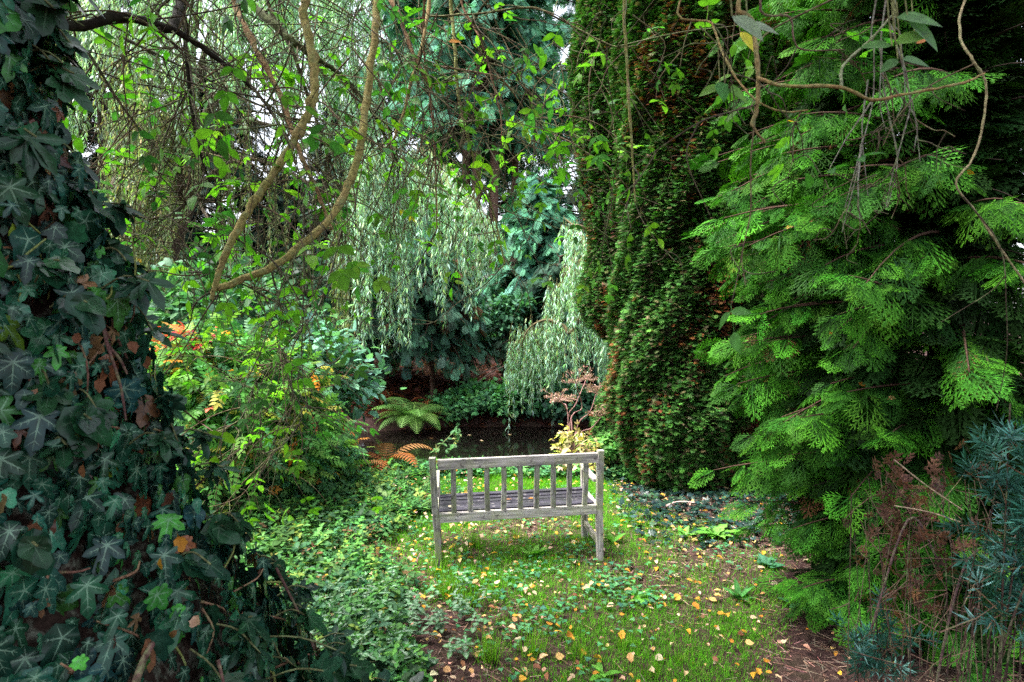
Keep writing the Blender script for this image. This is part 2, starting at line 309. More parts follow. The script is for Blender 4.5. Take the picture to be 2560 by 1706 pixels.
# ---------------------------------------------------------------- ground, pond
WATER = -.34
def gz(x, y):
    x, y = np.asarray(x, float), np.asarray(y, float)
    z = .022 * ns(x, y, 3, 1.6) + .05 * ns(x, y, 9, .5) * sst(3, 8, np.hypot(x, y))
    z = z - .10 * sst(5.2, 7.2, y) + 1.1 * sst(11.3, 17, y) + .28 * sst(1.5, 3.6, -x) * (1 - sst(5, 8, y)) + .1 * sst(1.2, 2.6, x) * (1 - sst(6, 8, y))
    e = np.sqrt(((x - .1) / 4.4) ** 2 + ((y - 9.2) / 2.2) ** 2) + .03 * ns(x, y, 5, 2.2)
    return z - .75 * (1 - sst(.80, 1.08, e)) * 1.0
def P0(px, py):
    """ground point under a photo pixel"""
    d = 2.0
    for d in np.arange(1.2, 60, .02):
        p = P(px, py, d)
        if p[2] <= gz(p[0], p[1]): return p
    return p
def build_ground():
    c = lambda lo, hi, st: np.arange(lo, hi, st)
    far = np.array([5, 8, 14, 25, 45, 90, 180, 400.])
    xs = np.concatenate((-8 - far[::-1], c(-8, 8.001, .07), 8 + far)); ys = np.concatenate((-3 - far[::-1], c(-3, 18.001, .07), 18 + far))
    X, Y = np.meshgrid(xs, ys); Z = gz(X, Y); near = (np.abs(X) < 7) & (Y < 9) & (Y > 0)
    Z = Z + near * rng.normal(0, .006, Z.shape)
    n, mcol = X.shape; i, j = np.meshgrid(np.arange(n - 1), np.arange(mcol - 1), indexing='ij'); a = i * mcol + j
    f = np.stack((a, a + 1, a + mcol + 1, a + mcol), -1).reshape(-1, 4)
    m, N, L = mat_new('soil'); tc = N.new('ShaderNodeTexCoord')
    def noise(s, d, r=.6):
        k = N.new('ShaderNodeTexNoise'); k.inputs['Scale'].default_value = s; k.inputs['Detail'].default_value = d; k.inputs['Roughness'].default_value = r; L.new(tc.outputs['Object'], k.inputs['Vector']); return k
    n1 = noise(28, 8, .75); r1 = N.new('ShaderNodeValToRGB'); e = r1.color_ramp.elements
    e[0].position = .3; e[0].color = (.014, .008, .008, 1); e[1].position = .72; e[1].color = (.15, .085, .07, 1); k = e.new(.5); k.color = (.05, .027, .025, 1); L.new(n1.outputs[0], r1.inputs[0])
    n2 = noise(2.2, 5); r2 = N.new('ShaderNodeValToRGB'); r2.color_ramp.elements[0].position = .5; r2.color_ramp.elements[1].position = .8; L.new(n2.outputs[0], r2.inputs[0])
    n3 = noise(90, 4); r3 = N.new('ShaderNodeValToRGB'); r3.color_ramp.elements[0].color = (.014, .014, .008, 1); r3.color_ramp.elements[1].color = (.06, .06, .025, 1); L.new(n3.outputs[0], r3.inputs[0])
    mi = N.new('ShaderNodeMix'); mi.data_type = 'RGBA'; L.new(r2.outputs[0], mi.inputs[0]); L.new(r1.outputs[0], mi.inputs[6]); L.new(r3.outputs[0], mi.inputs[7])
    b = N.new('ShaderNodeBsdfPrincipled'); b.inputs['Roughness'].default_value = .9; b.inputs['Specular IOR Level'].default_value = .1; L.new(mi.outputs[2], b.inputs['Base Color'])
    bu = N.new('ShaderNodeBump'); bu.inputs['Strength'].default_value = .9; bu.inputs['Distance'].default_value = .02; L.new(n1.outputs[0], bu.inputs['Height']); L.new(bu.outputs[0], b.inputs['Normal'])
    o = N.new('ShaderNodeOutputMaterial'); L.new(b.outputs[0], o.inputs[0])
    mb = MB(); mb.add(np.stack((X, Y, Z), -1).reshape(-1, 3), f.ravel(), np.full(len(f), 4), (.03, .02, .015))
    tag(mb.build('ground', m), kind='structure')
    # pond water
    m, N, L = mat_new('pond_water'); tc = N.new('ShaderNodeTexCoord')
    b = N.new('ShaderNodeBsdfPrincipled'); b.inputs['Base Color'].default_value = (.006, .005, .004, 1); b.inputs['Roughness'].default_value = .04; b.inputs['IOR'].default_value = 1.33
    n1 = N.new('ShaderNodeTexNoise'); n1.inputs['Scale'].default_value = 7; n1.inputs['Detail'].default_value = 3; L.new(tc.outputs['Object'], n1.inputs['Vector'])
    bu = N.new('ShaderNodeBump'); bu.inputs['Strength'].default_value = .12; bu.inputs['Distance'].default_value = .01; L.new(n1.outputs[0], bu.inputs['Height']); L.new(bu.outputs[0], b.inputs['Normal'])
    o = N.new('ShaderNodeOutputMaterial'); L.new(b.outputs[0], o.inputs[0])
    th = np.arange(48) / 48 * 2 * np.pi; mb = MB()
    mb.add(np.stack((.1 + 5.2 * np.cos(th), 9.2 + 2.8 * np.sin(th), np.full(48, WATER)), 1), np.arange(48), [48], (.01, .01, .01))
    tag(mb.build('pond', m), kind='structure')
build_ground()

# ---------------------------------------------------------------- bench
def build_bench():
    # local frame: x along the back from left to right, y towards the seat front (away from the viewer), z up
    pl, pr = P0(1092, 1422), P0(1500, 1402); dx = pr - pl; Wd = math.hypot(dx[0], dx[1]); yaw = math.atan2(dx[1], dx[0])
    t = thing('garden_bench', 'weathered grey wooden two seat bench on the grass facing the pond', 'bench', ((pl[0] + pr[0]) / 2, (pl[1] + pr[1]) / 2, (pl[2] + pr[2]) / 2 - .01))
    t.rotation_euler = (R(-.6), R(-1.0), yaw); hw = Wd / 2
    def box(name, pts, w, d, mat, axis='z', parent=t, bev=.004, curve=None):
        """bar swept along pts (list of (x,y,z)); w across x (or y for axis x), d the other way"""
        bm = bmesh.new(); rings = []
        for p in pts:
            if axis == 'z': c = [(-w / 2, -d / 2, 0), (w / 2, -d / 2, 0), (w / 2, d / 2, 0), (-w / 2, d / 2, 0)]
            elif axis == 'x': c = [(0, -w / 2, -d / 2), (0, w / 2, -d / 2), (0, w / 2, d / 2), (0, -w / 2, d / 2)]
            else: c = [(-w / 2, 0, -d / 2), (-w / 2, 0, d / 2), (w / 2, 0, d / 2), (w / 2, 0, -d / 2)]
            rings.append([bm.verts.new((p[0] + a, p[1] + b, p[2] + e)) for a, b, e in c])
        for r0, r1 in zip(rings[:-1], rings[1:]):
            for k in range(4): bm.faces.new((r0[k], r0[(k + 1) % 4], r1[(k + 1) % 4], r1[k]))
        bm.faces.new(rings[0][::-1]); bm.faces.new(rings[-1]); bmesh.ops.recalc_face_normals(bm, faces=bm.faces)
        ed = [e for e in bm.edges if len(e.link_faces) == 2 and e.calc_face_angle(0) > .8]
        bmesh.ops.bevel(bm, geom=ed, offset=bev, segments=2, affect='EDGES', profile=.6)
        for v in bm.verts: v.co += Vector(rng.normal(0, .0006, 3))
        me = bpy.data.meshes.new(name); bm.to_mesh(me); bm.free(); me.materials.append(mat)
        o = bpy.data.objects.new(name, me); COL.objects.link(o); o.parent = parent; return o
    SH, H = .425, .845; ry = lambda z: -max(0, z - .40) * .13   # back leans towards the viewer
    def post(s):
        zs = [-.06, .2, .4, .62, H]; x = s * (hw)
        off = [.022, .012, 0, -.006, -.012] if s < 0 else [0, 0, 0, 0, 0]
        return box('rear_post', [(x + o_, ry(z), z) for z, o_ in zip(zs, off)], .046, .05, M_woodV)
    post(-1); post(1)
    for s in (-1, 1): box('front_leg', [(s * (hw - .005), .45, z) for z in (-.06, .2, .4, .585)], .05, .046, M_woodV)
    box('top_rail', [(x, ry(.79), .79 - .0 * x) for x in (-hw + .0235, 0, hw - .0235)], .034, .072, M_woodH, 'x')
    box('lower_rail', [(x, ry(.40) - .002, .392) for x in (-hw + .0235, 0, hw - .0235)], .036, .066, M_woodH, 'x')
    xs = np.linspace(-hw, hw, 11)[1:-1] + .012
    for x in xs: box('back_slat', [(x + rng.normal(0, .0015), ry(z) + .0, z) for z in (.426, .6, .7535)], .037 , .02, M_woodV, bev=.003)
    for k in range(6):
        y = .055 + k * .0725; zz = SH - .004 - .02 * math.sin(math.pi * (k + .6) / 6.2)
        o = box('seat_slat', [(x, y + .022, zz + rng.normal(0, .001)) for x in (-hw + .025, -.2, .2, hw - .025)], .056, .022, M_seat, 'x', bev=.004)
    for s in (-1, 1):
        box('armrest', [(s * (hw - .004), y, z) for y, z in ((.045, .592), (.12, .592), (.22, .586), (.33, .588), (.42, .600), (.49, .604))], .05, .024, M_woodH if 0 else M_woodV, 'y', bev=.005)
        box('side_rail', [(s * (hw - .004), y, .385) for y in (.026, .2, .426)], .032, .06, M_woodV, 'y')
        box('stretcher', [(s * (hw - .004), y, .135) for y in (.026, .2, .426)], .03, .045, M_woodV, 'y')
    box('front_rail', [(x, .462, .375) for x in (-hw + .021, 0, hw - .031)], .026, .05, M_woodH, 'x')
    return t
BENCH = build_bench()

# ---------------------------------------------------------------- conifers
def conifer_dots(): pass
def column(name, label, cx, cy, prof, n, cols, rust, lump=.10, seed=1.0, size=.115, cat='conifer', group=None, tilt=(0, 0)):
    """upright hedge conifer: prof = [(z, r)]; small upswept sprays all over a lumpy column round an added dark core that blocks light"""
    z0 = float(gz(cx, cy)); t = thing(name, label, cat, (cx, cy, z0), group)
    zs, rs = np.array([p[0] for p in prof]), np.array([p[1] for p in prof])
    def rad(th, z):
        a = np.stack((np.cos(th), np.sin(th)), -1)
        return np.interp(z, zs, rs) * (1 + lump * ns(a[..., 0] * 2.0 + seed, z * 1.7 + a[..., 1] * 1.8, seed, 1.3) + lump * .55 * ns(a[..., 0] * 6, z * 3.2 + a[..., 1] * 6, seed + 2))
    def ctr(z): return np.stack((cx + tilt[0] * z, cy + tilt[1] * z), -1)
    tz = np.linspace(0, zs[-1], 400); w = np.interp(tz, zs, rs); cdf = np.cumsum(w); z = np.interp(rng.random(n) * cdf[-1], cdf, tz)
    view = math.atan2(-cy, -cx); th = np.where(rng.random(n) < .9, view + rng.uniform(-1.8, 1.8, n), rng.uniform(0, 2 * np.pi, n))
    dep = rng.random(n) ** 2.2 * .16; r = rad(th, z) * (1 - dep) + rng.normal(0, .012, n)
    out = np.stack((np.cos(th), np.sin(th), np.zeros(n)), 1); c = ctr(z); pos = np.stack((c[:, 0] + out[:, 0] * r, c[:, 1] + out[:, 1] * r, z0 + z), 1)
    pos[:, 2] = np.maximum(pos[:, 2], gz(pos[:, 0], pos[:, 1]) + .02)
    tang = np.cross(out, (0, 0, 1)); d = out * .8 + np.array((0, 0, .12)) + tang * rng.normal(0, .6, (n, 1)) + rng.normal(0, .22, (n, 3))
    nn = np.array((0, 0, 1)) + out * .45 + rng.normal(0, .35, (n, 3))
    base = pick(cols[0], cols[1], n, .22, .1)
    patch = ns(th * 1.6 + seed * 3, z * 1.1, seed + 7) + .7 * ns(th * 6, z * 5, seed + 4) + .5 * ns(th * 17, z * 13, seed + 5) + rng.normal(0, .3, n)
    isr = patch > rust(th, z) + .02; base[isr] = pick([(.17, .06, .025), (.10, .042, .024), (.21, .085, .03)], [3, 3, 2], n, .3)[isr]
    base = base * 1.15; c2 = base * np.where(isr, 1.15, 2.2)[:, None]
    mb = MB(); sz = size * rng.uniform(.65, 1.3, n); k = rng.random(n) < .55
    scatter(mb, SPRAYT, pos[k], frames(d[k], nn[k]), sz[k], base[k], c2[k]); scatter(mb, SPRAYF, pos[~k], frames(d[~k], nn[~k]), sz[~k], base[~k], c2[~k])
    mb.build('foliage', M_conif, t)
    # solid dark core added inside to stop light coming through the foliage
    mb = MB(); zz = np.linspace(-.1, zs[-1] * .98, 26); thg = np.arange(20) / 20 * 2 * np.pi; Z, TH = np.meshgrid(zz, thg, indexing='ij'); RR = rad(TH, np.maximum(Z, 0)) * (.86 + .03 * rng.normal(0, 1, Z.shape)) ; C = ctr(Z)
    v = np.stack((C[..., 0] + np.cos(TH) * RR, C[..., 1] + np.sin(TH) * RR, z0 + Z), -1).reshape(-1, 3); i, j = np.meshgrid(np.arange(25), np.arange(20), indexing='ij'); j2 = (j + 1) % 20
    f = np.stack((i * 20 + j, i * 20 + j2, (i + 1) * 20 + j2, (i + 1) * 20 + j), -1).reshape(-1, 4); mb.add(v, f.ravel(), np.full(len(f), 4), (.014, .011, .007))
    mb.build('light_block_core', M_dark, t); return t
GREENC = ([(.036, .108, .020), (.050, .135, .025), (.024, .066, .016), (.11, .10, .05)], [4, 3, 3, 1.6])
OLIVEC = ([(.055, .10, .022), (.075, .115, .028), (.03, .06, .016), (.13, .10, .05)], [4, 3, 3, 2])
# main column: left silhouette 1545..1560, widening downwards; base at about (1700, 1225)
def columns():
    G = 'columnar conifers right of the bench'
    column('columnar_conifer', 'tall green clipped looking column conifer nearest the bench, bulging towards its foot', 1.95, 6.35, [(0, .50), (.3, .66), (.8, .78), (1.6, .79), (2.6, .76), (3.6, .74), (4.6, .74), (5.8, .7), (6.8, .5), (7.4, .05)], 72000, GREENC, lambda th, z: .72 - .35 * sst(.5, 0, z),  .145, 1.0, .060, group=G)
    column('columnar_conifer', 'rusty olive column conifer with brown dead patches, between green column and fan sprayed cypress', 2.95, 6.7, [(0, .78), (.4, .92), (1.5, .95), (2.8, .8), (4, .8), (5.4, .7), (6.6, .4), (7, .05)], 52000, OLIVEC, lambda th, z: .42, .085, 2.0, .068, group=G)
    column('columnar_conifer', 'slim column conifer with a low bulge beside the pond, left edge of the column clump', 1.55, 7.7, [(0, .12), (.28, .24), (.6, .38), (1.0, .46), (1.5, .38), (2.0, .2), (2.35, .2), (2.6, .5), (2.9, .64), (3.3, .54), (3.7, .48), (4.24, .56), (5.05, .68), (6.1, .74), (7.2, .6), (8.2, .05)], 46000, GREENC, lambda th, z: .85, .06, 3.4, .064, group=G)
columns()

def branchpath(base, az, ln, rise, droop, k=9):
    t = np.linspace(0, 1, k)[:, None]; o = np.array((math.cos(az), math.sin(az), 0))
    w = np.array((-math.sin(az), math.cos(az), 0)) * rng.normal(0, .06) * ln
    return base + o * ln * t + np.array((0, 0, 1)) * ln * (rise * t - droop * t ** 2) + w * t ** 2
def fan_cypress():
    """big fan sprayed cypress on the right: branches from a hidden stem, sprays hung along both sides"""
    bx, by = 2.55, 3.35; z0 = float(gz(bx, by)); t = thing('fan_cypress', 'large deep green cypress with layered drooping fan sprays filling the right side', 'conifer', (bx, by, z0))
    fol = MB(); wood = MB(); D = []; POS = []; NN = []; SZ = []; C1 = []; LOD = []
    tiers = np.concatenate((np.arange(.10, 2.9, .155), np.arange(3.0, 6.6, .26)))
    for zt in tiers:
        for q in range((11 if zt < .7 else 9) if zt < 2.9 else 7):
            az = R(rng.normal(172, 26)) if q < 6 else R(rng.uniform(195, 285)); front = float(sst(R(215), R(248), az)); z = zt + rng.normal(0, .035)
            if z > 1.75 and rng.random() < front * .93: continue
            L = np.interp(z, [0, .4, 1.0, 1.6, 2.4, 3.2, 4.2, 5.6, 7], [.95, .95, 1.0, 1.2, 1.32, 1.18, 1.0, .6, .2]) * rng.uniform(.66, 1.05) * (1 - .12 * front)
            b0 = np.array((bx + rng.normal(0, .1), by + rng.normal(0, .1), z0 + z))
            p = branchpath(b0, az, L, rng.uniform(.12, .34), rng.uniform(.14, .42)); p[:, 2] = np.maximum(p[:, 2], gz(p[:, 0], p[:, 1]) + .08)
            tube(wood, p, [.013, .0025], (.085, .048, .035), 4)
            nsp = int(9 + 11 * L); tt = np.sort(rng.uniform(.30, 1.0, nsp)); tt[-2:] = .98
            idx = tt * (len(p) - 1); i0 = np.minimum(idx.astype(int), len(p) - 2); fr = (idx - i0)[:, None]; pos = p[i0] * (1 - fr) + p[i0 + 1] * fr; dirb = nrm(p[i0 + 1] - p[i0])
            side = np.stack((-dirb[:, 1], dirb[:, 0], np.zeros(nsp)), 1) * np.where(np.arange(nsp) % 2, 1, -1)[:, None]
            d = dirb * rng.uniform(.35, .9, (nsp, 1)) + side * rng.uniform(.3, 1.0, (nsp, 1)) + np.array((0, 0, -1)) * (rng.random((nsp, 1)) ** 1.5 * 1.1 + .05)
            d[-2:] = dirb[-2:] + rng.normal(0, .2, (2, 3)); n = np.array((0, 0, 1)) + side * .45 + dirb * .35 + rng.normal(0, .25, (nsp, 3))
            POS.append(pos); D.append(d); NN.append(n); SZ.append((.275 - .09 * tt) * rng.uniform(.6, 1.3, nsp))
    POS, D, NN, SZ = map(np.concatenate, (POS, D, NN, SZ)); N = len(POS)
    c = pick([(.013, .066, .012), (.019, .085, .014), (.009, .042, .012)], [3, 2, 2], N, .22, .08); dead = rng.random(N) < .012; c[dead] = (.14, .06, .03); c2 = c * np.array((5.6, 4.1, 1.6)); c2[dead] = (.2, .09, .04); k = rng.random(N)
    for tp, a, b in zip(LACE, (0, .3, .55, .8), (.3, .55, .8, 1.1)):
        q = (k >= a) & (k < b); scatter(fol, tp, POS[q], frames(D[q], NN[q]), SZ[q], c[q], c2[q])
    global FAN_POS; FAN_POS = POS + nrm(D) * SZ[:, None] * .45
    # inner and rear foliage, interior shade put into its darker colours
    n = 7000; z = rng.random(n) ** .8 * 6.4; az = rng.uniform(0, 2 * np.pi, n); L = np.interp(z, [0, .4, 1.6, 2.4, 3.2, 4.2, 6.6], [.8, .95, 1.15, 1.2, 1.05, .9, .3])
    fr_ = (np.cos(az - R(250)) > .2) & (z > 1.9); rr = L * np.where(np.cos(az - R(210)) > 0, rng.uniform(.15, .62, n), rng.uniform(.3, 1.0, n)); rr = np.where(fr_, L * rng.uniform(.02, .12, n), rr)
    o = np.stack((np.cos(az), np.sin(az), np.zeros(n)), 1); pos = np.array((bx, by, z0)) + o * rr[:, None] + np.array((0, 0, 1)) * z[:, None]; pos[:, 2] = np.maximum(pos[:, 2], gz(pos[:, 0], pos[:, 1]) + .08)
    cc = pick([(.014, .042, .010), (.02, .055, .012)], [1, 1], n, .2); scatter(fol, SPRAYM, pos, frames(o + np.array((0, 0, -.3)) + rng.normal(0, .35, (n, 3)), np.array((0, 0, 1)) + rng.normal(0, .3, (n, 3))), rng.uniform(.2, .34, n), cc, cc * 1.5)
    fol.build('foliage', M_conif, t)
    tube(wood, spline([(bx, by, z0 - .1), (bx + .03, by, z0 + 1.5), (bx - .02, by + .03, z0 + 3.4), (bx, by, z0 + 6.8)]), [.14, .11, .07, .01], (.07, .045, .035), 10, .06)
    for k in range(90):  # bare inner twigs
        z = rng.uniform(.2, 4.5); tube(wood, branchpath(np.array((bx, by, z0 + z)), rng.uniform(0, 6.28), rng.uniform(.5, 1.1), rng.uniform(-.1, .4), .3, 6), [.009, .002], (.05, .035, .028), 3)
    wood.build('branches', M_dark, t); return t
FANC = fan_cypress()

def far_conifer(label, x, y, h, r, cols, n, trunks=1, z_low=.1, size=.55, col_tr=(.10, .05, .038), group=None, droop=.5, tr=.16, name='conifer_tree', topw=.25):
    z0 = float(gz(x, y)); t = thing(name, label, 'conifer', (x, y, z0), group); wood = MB(); fol = MB(); tips = []
    for q in range(trunks):
        a = q * 2.4; ox, oy = (0, 0) if trunks == 1 else (math.cos(a) * tr * 2.6, math.sin(a) * tr * 1.5)
        tube(wood, spline([(x + ox, y + oy, z0 - .2), (x + ox * 1.15 + rng.normal(0, .05), y + oy, z0 + h * .3), (x + ox * 1.3 + rng.normal(0, .1), y + oy, z0 + h * .65), (x + ox * .8, y + oy, z0 + h)]), [tr, tr * .8, tr * .5, .02], col_tr, 8, .07, (col_tr[0] * .5, col_tr[1] * .5, col_tr[2] * .5))
    nb = max(24, n // 26); per = n // nb; POS = []; D = []; NN = []
    for b in range(nb):
        z = h * (z_low + (1 - z_low) * rng.random() ** 1.15); L = r * np.interp(z / h, [0, z_low, .45, 1], [.8, .95, 1, topw]) * rng.uniform(.55, 1.08)
        p = branchpath(np.array((x, y, z0 + z)), rng.uniform(0, 6.283), L, rng.uniform(.1, .4), rng.uniform(.3, .3 + droop), 7)
        tube(wood, p, [.035, .008], np.array(col_tr) * .7, 4)
        tt = rng.uniform(.25, 1, per); idx = tt * 6; i0 = np.minimum(idx.astype(int), 5); f = (idx - i0)[:, None]; pos = p[i0] * (1 - f) + p[i0 + 1] * f; db = nrm(p[i0 + 1] - p[i0])
        POS.append(pos + rng.normal(0, size * .22, pos.shape)); sd = np.stack((-db[:, 1], db[:, 0], db[:, 2] * 0), 1) * rng.choice([-1, 1], (per, 1)) * rng.uniform(.1, 1, (per, 1))
        D.append(db * .8 + sd + np.array((0, 0, -.25)) + rng.normal(0, .25, (per, 3))); NN.append(np.array((0, 0, 1)) + rng.normal(0, .35, (per, 3)))
    POS, D, NN = map(np.concatenate, (POS, D, NN)); N = len(POS); c = pick(cols[0], cols[1], N, .22, .08)
    POS[:, 2] = np.maximum(POS[:, 2], gz(POS[:, 0], POS[:, 1]) + .05); POS += 0
    k = rng.random(N) < .5
    scatter(fol, SPRAYF, POS[k], frames(D[k], NN[k]), size * rng.uniform(.6, 1.2, k.sum()), c[k], c[k] * 1.5); scatter(fol, SPRAYM, POS[~k], frames(D[~k], NN[~k]), size * rng.uniform(.6, 1.2, (~k).sum()), c[~k], c[~k] * 1.5)
    wood.build('trunk', M_bark, t); fol.build('crown', M_far, t); return t
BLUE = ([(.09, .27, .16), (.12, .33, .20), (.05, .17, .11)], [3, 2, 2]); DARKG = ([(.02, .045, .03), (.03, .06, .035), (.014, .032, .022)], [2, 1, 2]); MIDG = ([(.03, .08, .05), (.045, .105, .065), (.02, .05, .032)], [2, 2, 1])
def far_trees():
    fx = lambda px, d: (px - 1280) / F * d
    G = 'conifers beyond the pond'
    far_conifer('blue green conifer with several red brown stems, rising behind the middle of the pond', fx(1195, 17.5), 17.5, 14, 2.9, BLUE, 8000, 3, .46, .42, (.17, .085, .065), G, tr=.17)
    far_conifer('blue green conifer with one reddish stem, right of the many stemmed one', fx(1290, 18.5), 18.5, 13, 2.6, BLUE, 5200, 1, .5, .42, (.17, .085, .065), G, tr=.17)
    far_conifer('low spreading blue green conifer in front of the red brown stems', fx(1345, 15.5), 15.5, 4.8, 2.0, BLUE, 3200, 1, .35, .32, (.12, .06, .05), G, tr=.09)
    far_conifer('tall pale blue green conifer filling the gap above the willow cascade', fx(1080, 21), 21, 17, 3.0, BLUE, 5000, 1, .22, .45, (.12, .06, .05), G, tr=.2)
    far_conifer('tall conifer just left of the columnar conifers, far behind the pond', fx(1450, 22), 22, 17, 3.0, BLUE, 5000, 1, .2, .45, (.12, .06, .05), G, tr=.2)
    far_conifer('hazy blue green conifer far behind the many stemmed one', fx(1235, 25), 25, 17, 3.4, BLUE, 5200, 1, .04, .5, (.12, .06, .05), G, tr=.2)
    far_conifer('hazy blue green conifer far behind the left willow cascade', fx(985, 25), 25, 15, 3.4, BLUE, 5200, 1, .04, .5, (.12, .06, .05), G, tr=.2)
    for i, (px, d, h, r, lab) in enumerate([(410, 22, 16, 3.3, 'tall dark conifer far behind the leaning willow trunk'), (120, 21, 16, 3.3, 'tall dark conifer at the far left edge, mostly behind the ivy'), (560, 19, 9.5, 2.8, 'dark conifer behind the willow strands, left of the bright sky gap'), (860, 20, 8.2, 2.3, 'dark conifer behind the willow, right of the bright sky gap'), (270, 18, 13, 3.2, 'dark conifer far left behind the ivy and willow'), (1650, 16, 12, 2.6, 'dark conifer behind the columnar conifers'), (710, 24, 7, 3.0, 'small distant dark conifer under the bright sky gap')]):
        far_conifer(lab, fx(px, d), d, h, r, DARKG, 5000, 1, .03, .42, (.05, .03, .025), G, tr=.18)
    far_conifer('dark cypress bush drooping over the far bank of the pond', fx(1085, 12.7), 12.7, 3.3, 1.6, ([(.05, .13, .085), (.07, .17, .11), (.03, .075, .05), (.13, .06, .03)], [4, 3, 3, 1]), 5600, 1, .36, .26, (.08, .035, .025), G, tr=.07, name='cypress_bush', topw=.4)
    far_conifer('dark cypress bush left of the drooping one, under the willow', fx(925, 13.2), 13.2, 3.5, 1.8, MIDG, 4600, 1, .40, .28, (.06, .03, .022), G, tr=.07, name='cypress_bush', topw=.4)
    far_conifer('dark cypress bush behind the right hand willow cascade', fx(1400, 13.6), 13.6, 3.0, 1.6, MIDG, 3800, 1, .2, .28, (.06, .03, .022), G, tr=.07, name='cypress_bush', topw=.4)
far_trees()
# ---------------------------------------------------------------- willows
def strands(mb_l, mb_s, tops, lens, dens=26, leaf=.115, cols=None, sway=.05, outd=None, arch=.0):
    """hanging strands: each a slim stem with narrow leaves along it"""
    for i, (p0, L) in enumerate(zip(tops, lens)):
        k = 7; t = np.linspace(0, 1, k)[:, None]; od = outd[i] if outd is not None else np.zeros(3)
        p = p0 + np.array((0, 0, -1)) * L * (t - arch * 0) + od * (1 - (1 - t) ** 2) + np.array((rng.normal(0, sway), rng.normal(0, sway), 0)) * np.sin(t * rng.uniform(2, 5)) * L * .35
        if len(od) and np.any(od): p[:, 2] += (L * .30 * (t * (1 - t) * (1 - t)))[:, 0] * 1.2
        tube(mb_s, p, [.005, .002], (.20, .17, .07), 3)
        n = max(4, int(L * dens)); tt = rng.random(n) ** .8; idx = tt * (k - 1); i0 = np.minimum(idx.astype(int), k - 2); f = (idx - i0)[:, None]
        pos = p[i0] * (1 - f) + p[i0 + 1] * f; a = rng.uniform(0, 6.283, n); o = np.stack((np.cos(a), np.sin(a), np.zeros(n)), 1)
        d = o * rng.uniform(.3, 1.3, (n, 1)) + np.array((0, 0, -.9)) ; nn = o + np.array((0, 0, .7)) + rng.normal(0, .4, (n, 3))
        c = pick(*cols, n, .22, .08); scatter(mb_l, WLEAF, pos, frames(d, nn), leaf * rng.uniform(.7, 1.25, n), c, c * 1.35)
WCOL = ([(.25, .37, .28), (.30, .42, .34), (.14, .22, .11), (.32, .30, .10)], [4, 4, 3, .6]); WCOL2 = ([(.20, .25, .11), (.16, .22, .10), (.25, .22, .09), (.16, .23, .13)], [3, 3, 2, 2])
WCOL3 = ([(.31, .47, .36), (.25, .41, .30), (.38, .46, .26), (.12, .22, .12)], [3, 3, .8, 1.8])
def lin(pl, n, clump=0, spread=(0, 0, 0)):
    p = PP(pl); s = np.linspace(0, len(p) - 1, 200); i0 = np.minimum(s.astype(int), len(p) - 2); f = (s - i0)[:, None]; c = p[i0] * (1 - f) + p[i0 + 1] * f
    if not clump: return c[rng.integers(0, 200, n)]
    m = max(3, n // clump); cc = c[rng.integers(0, 200, m)] + rng.normal(0, 1, (m, 3)) * np.array(spread); k = rng.integers(0, m, n); lin.k = k; lin.f = np.clip(rng.normal(.85, .25, m), .35, 1.15)[k]
    return cc[k] + rng.normal(0, .09, (n, 3))
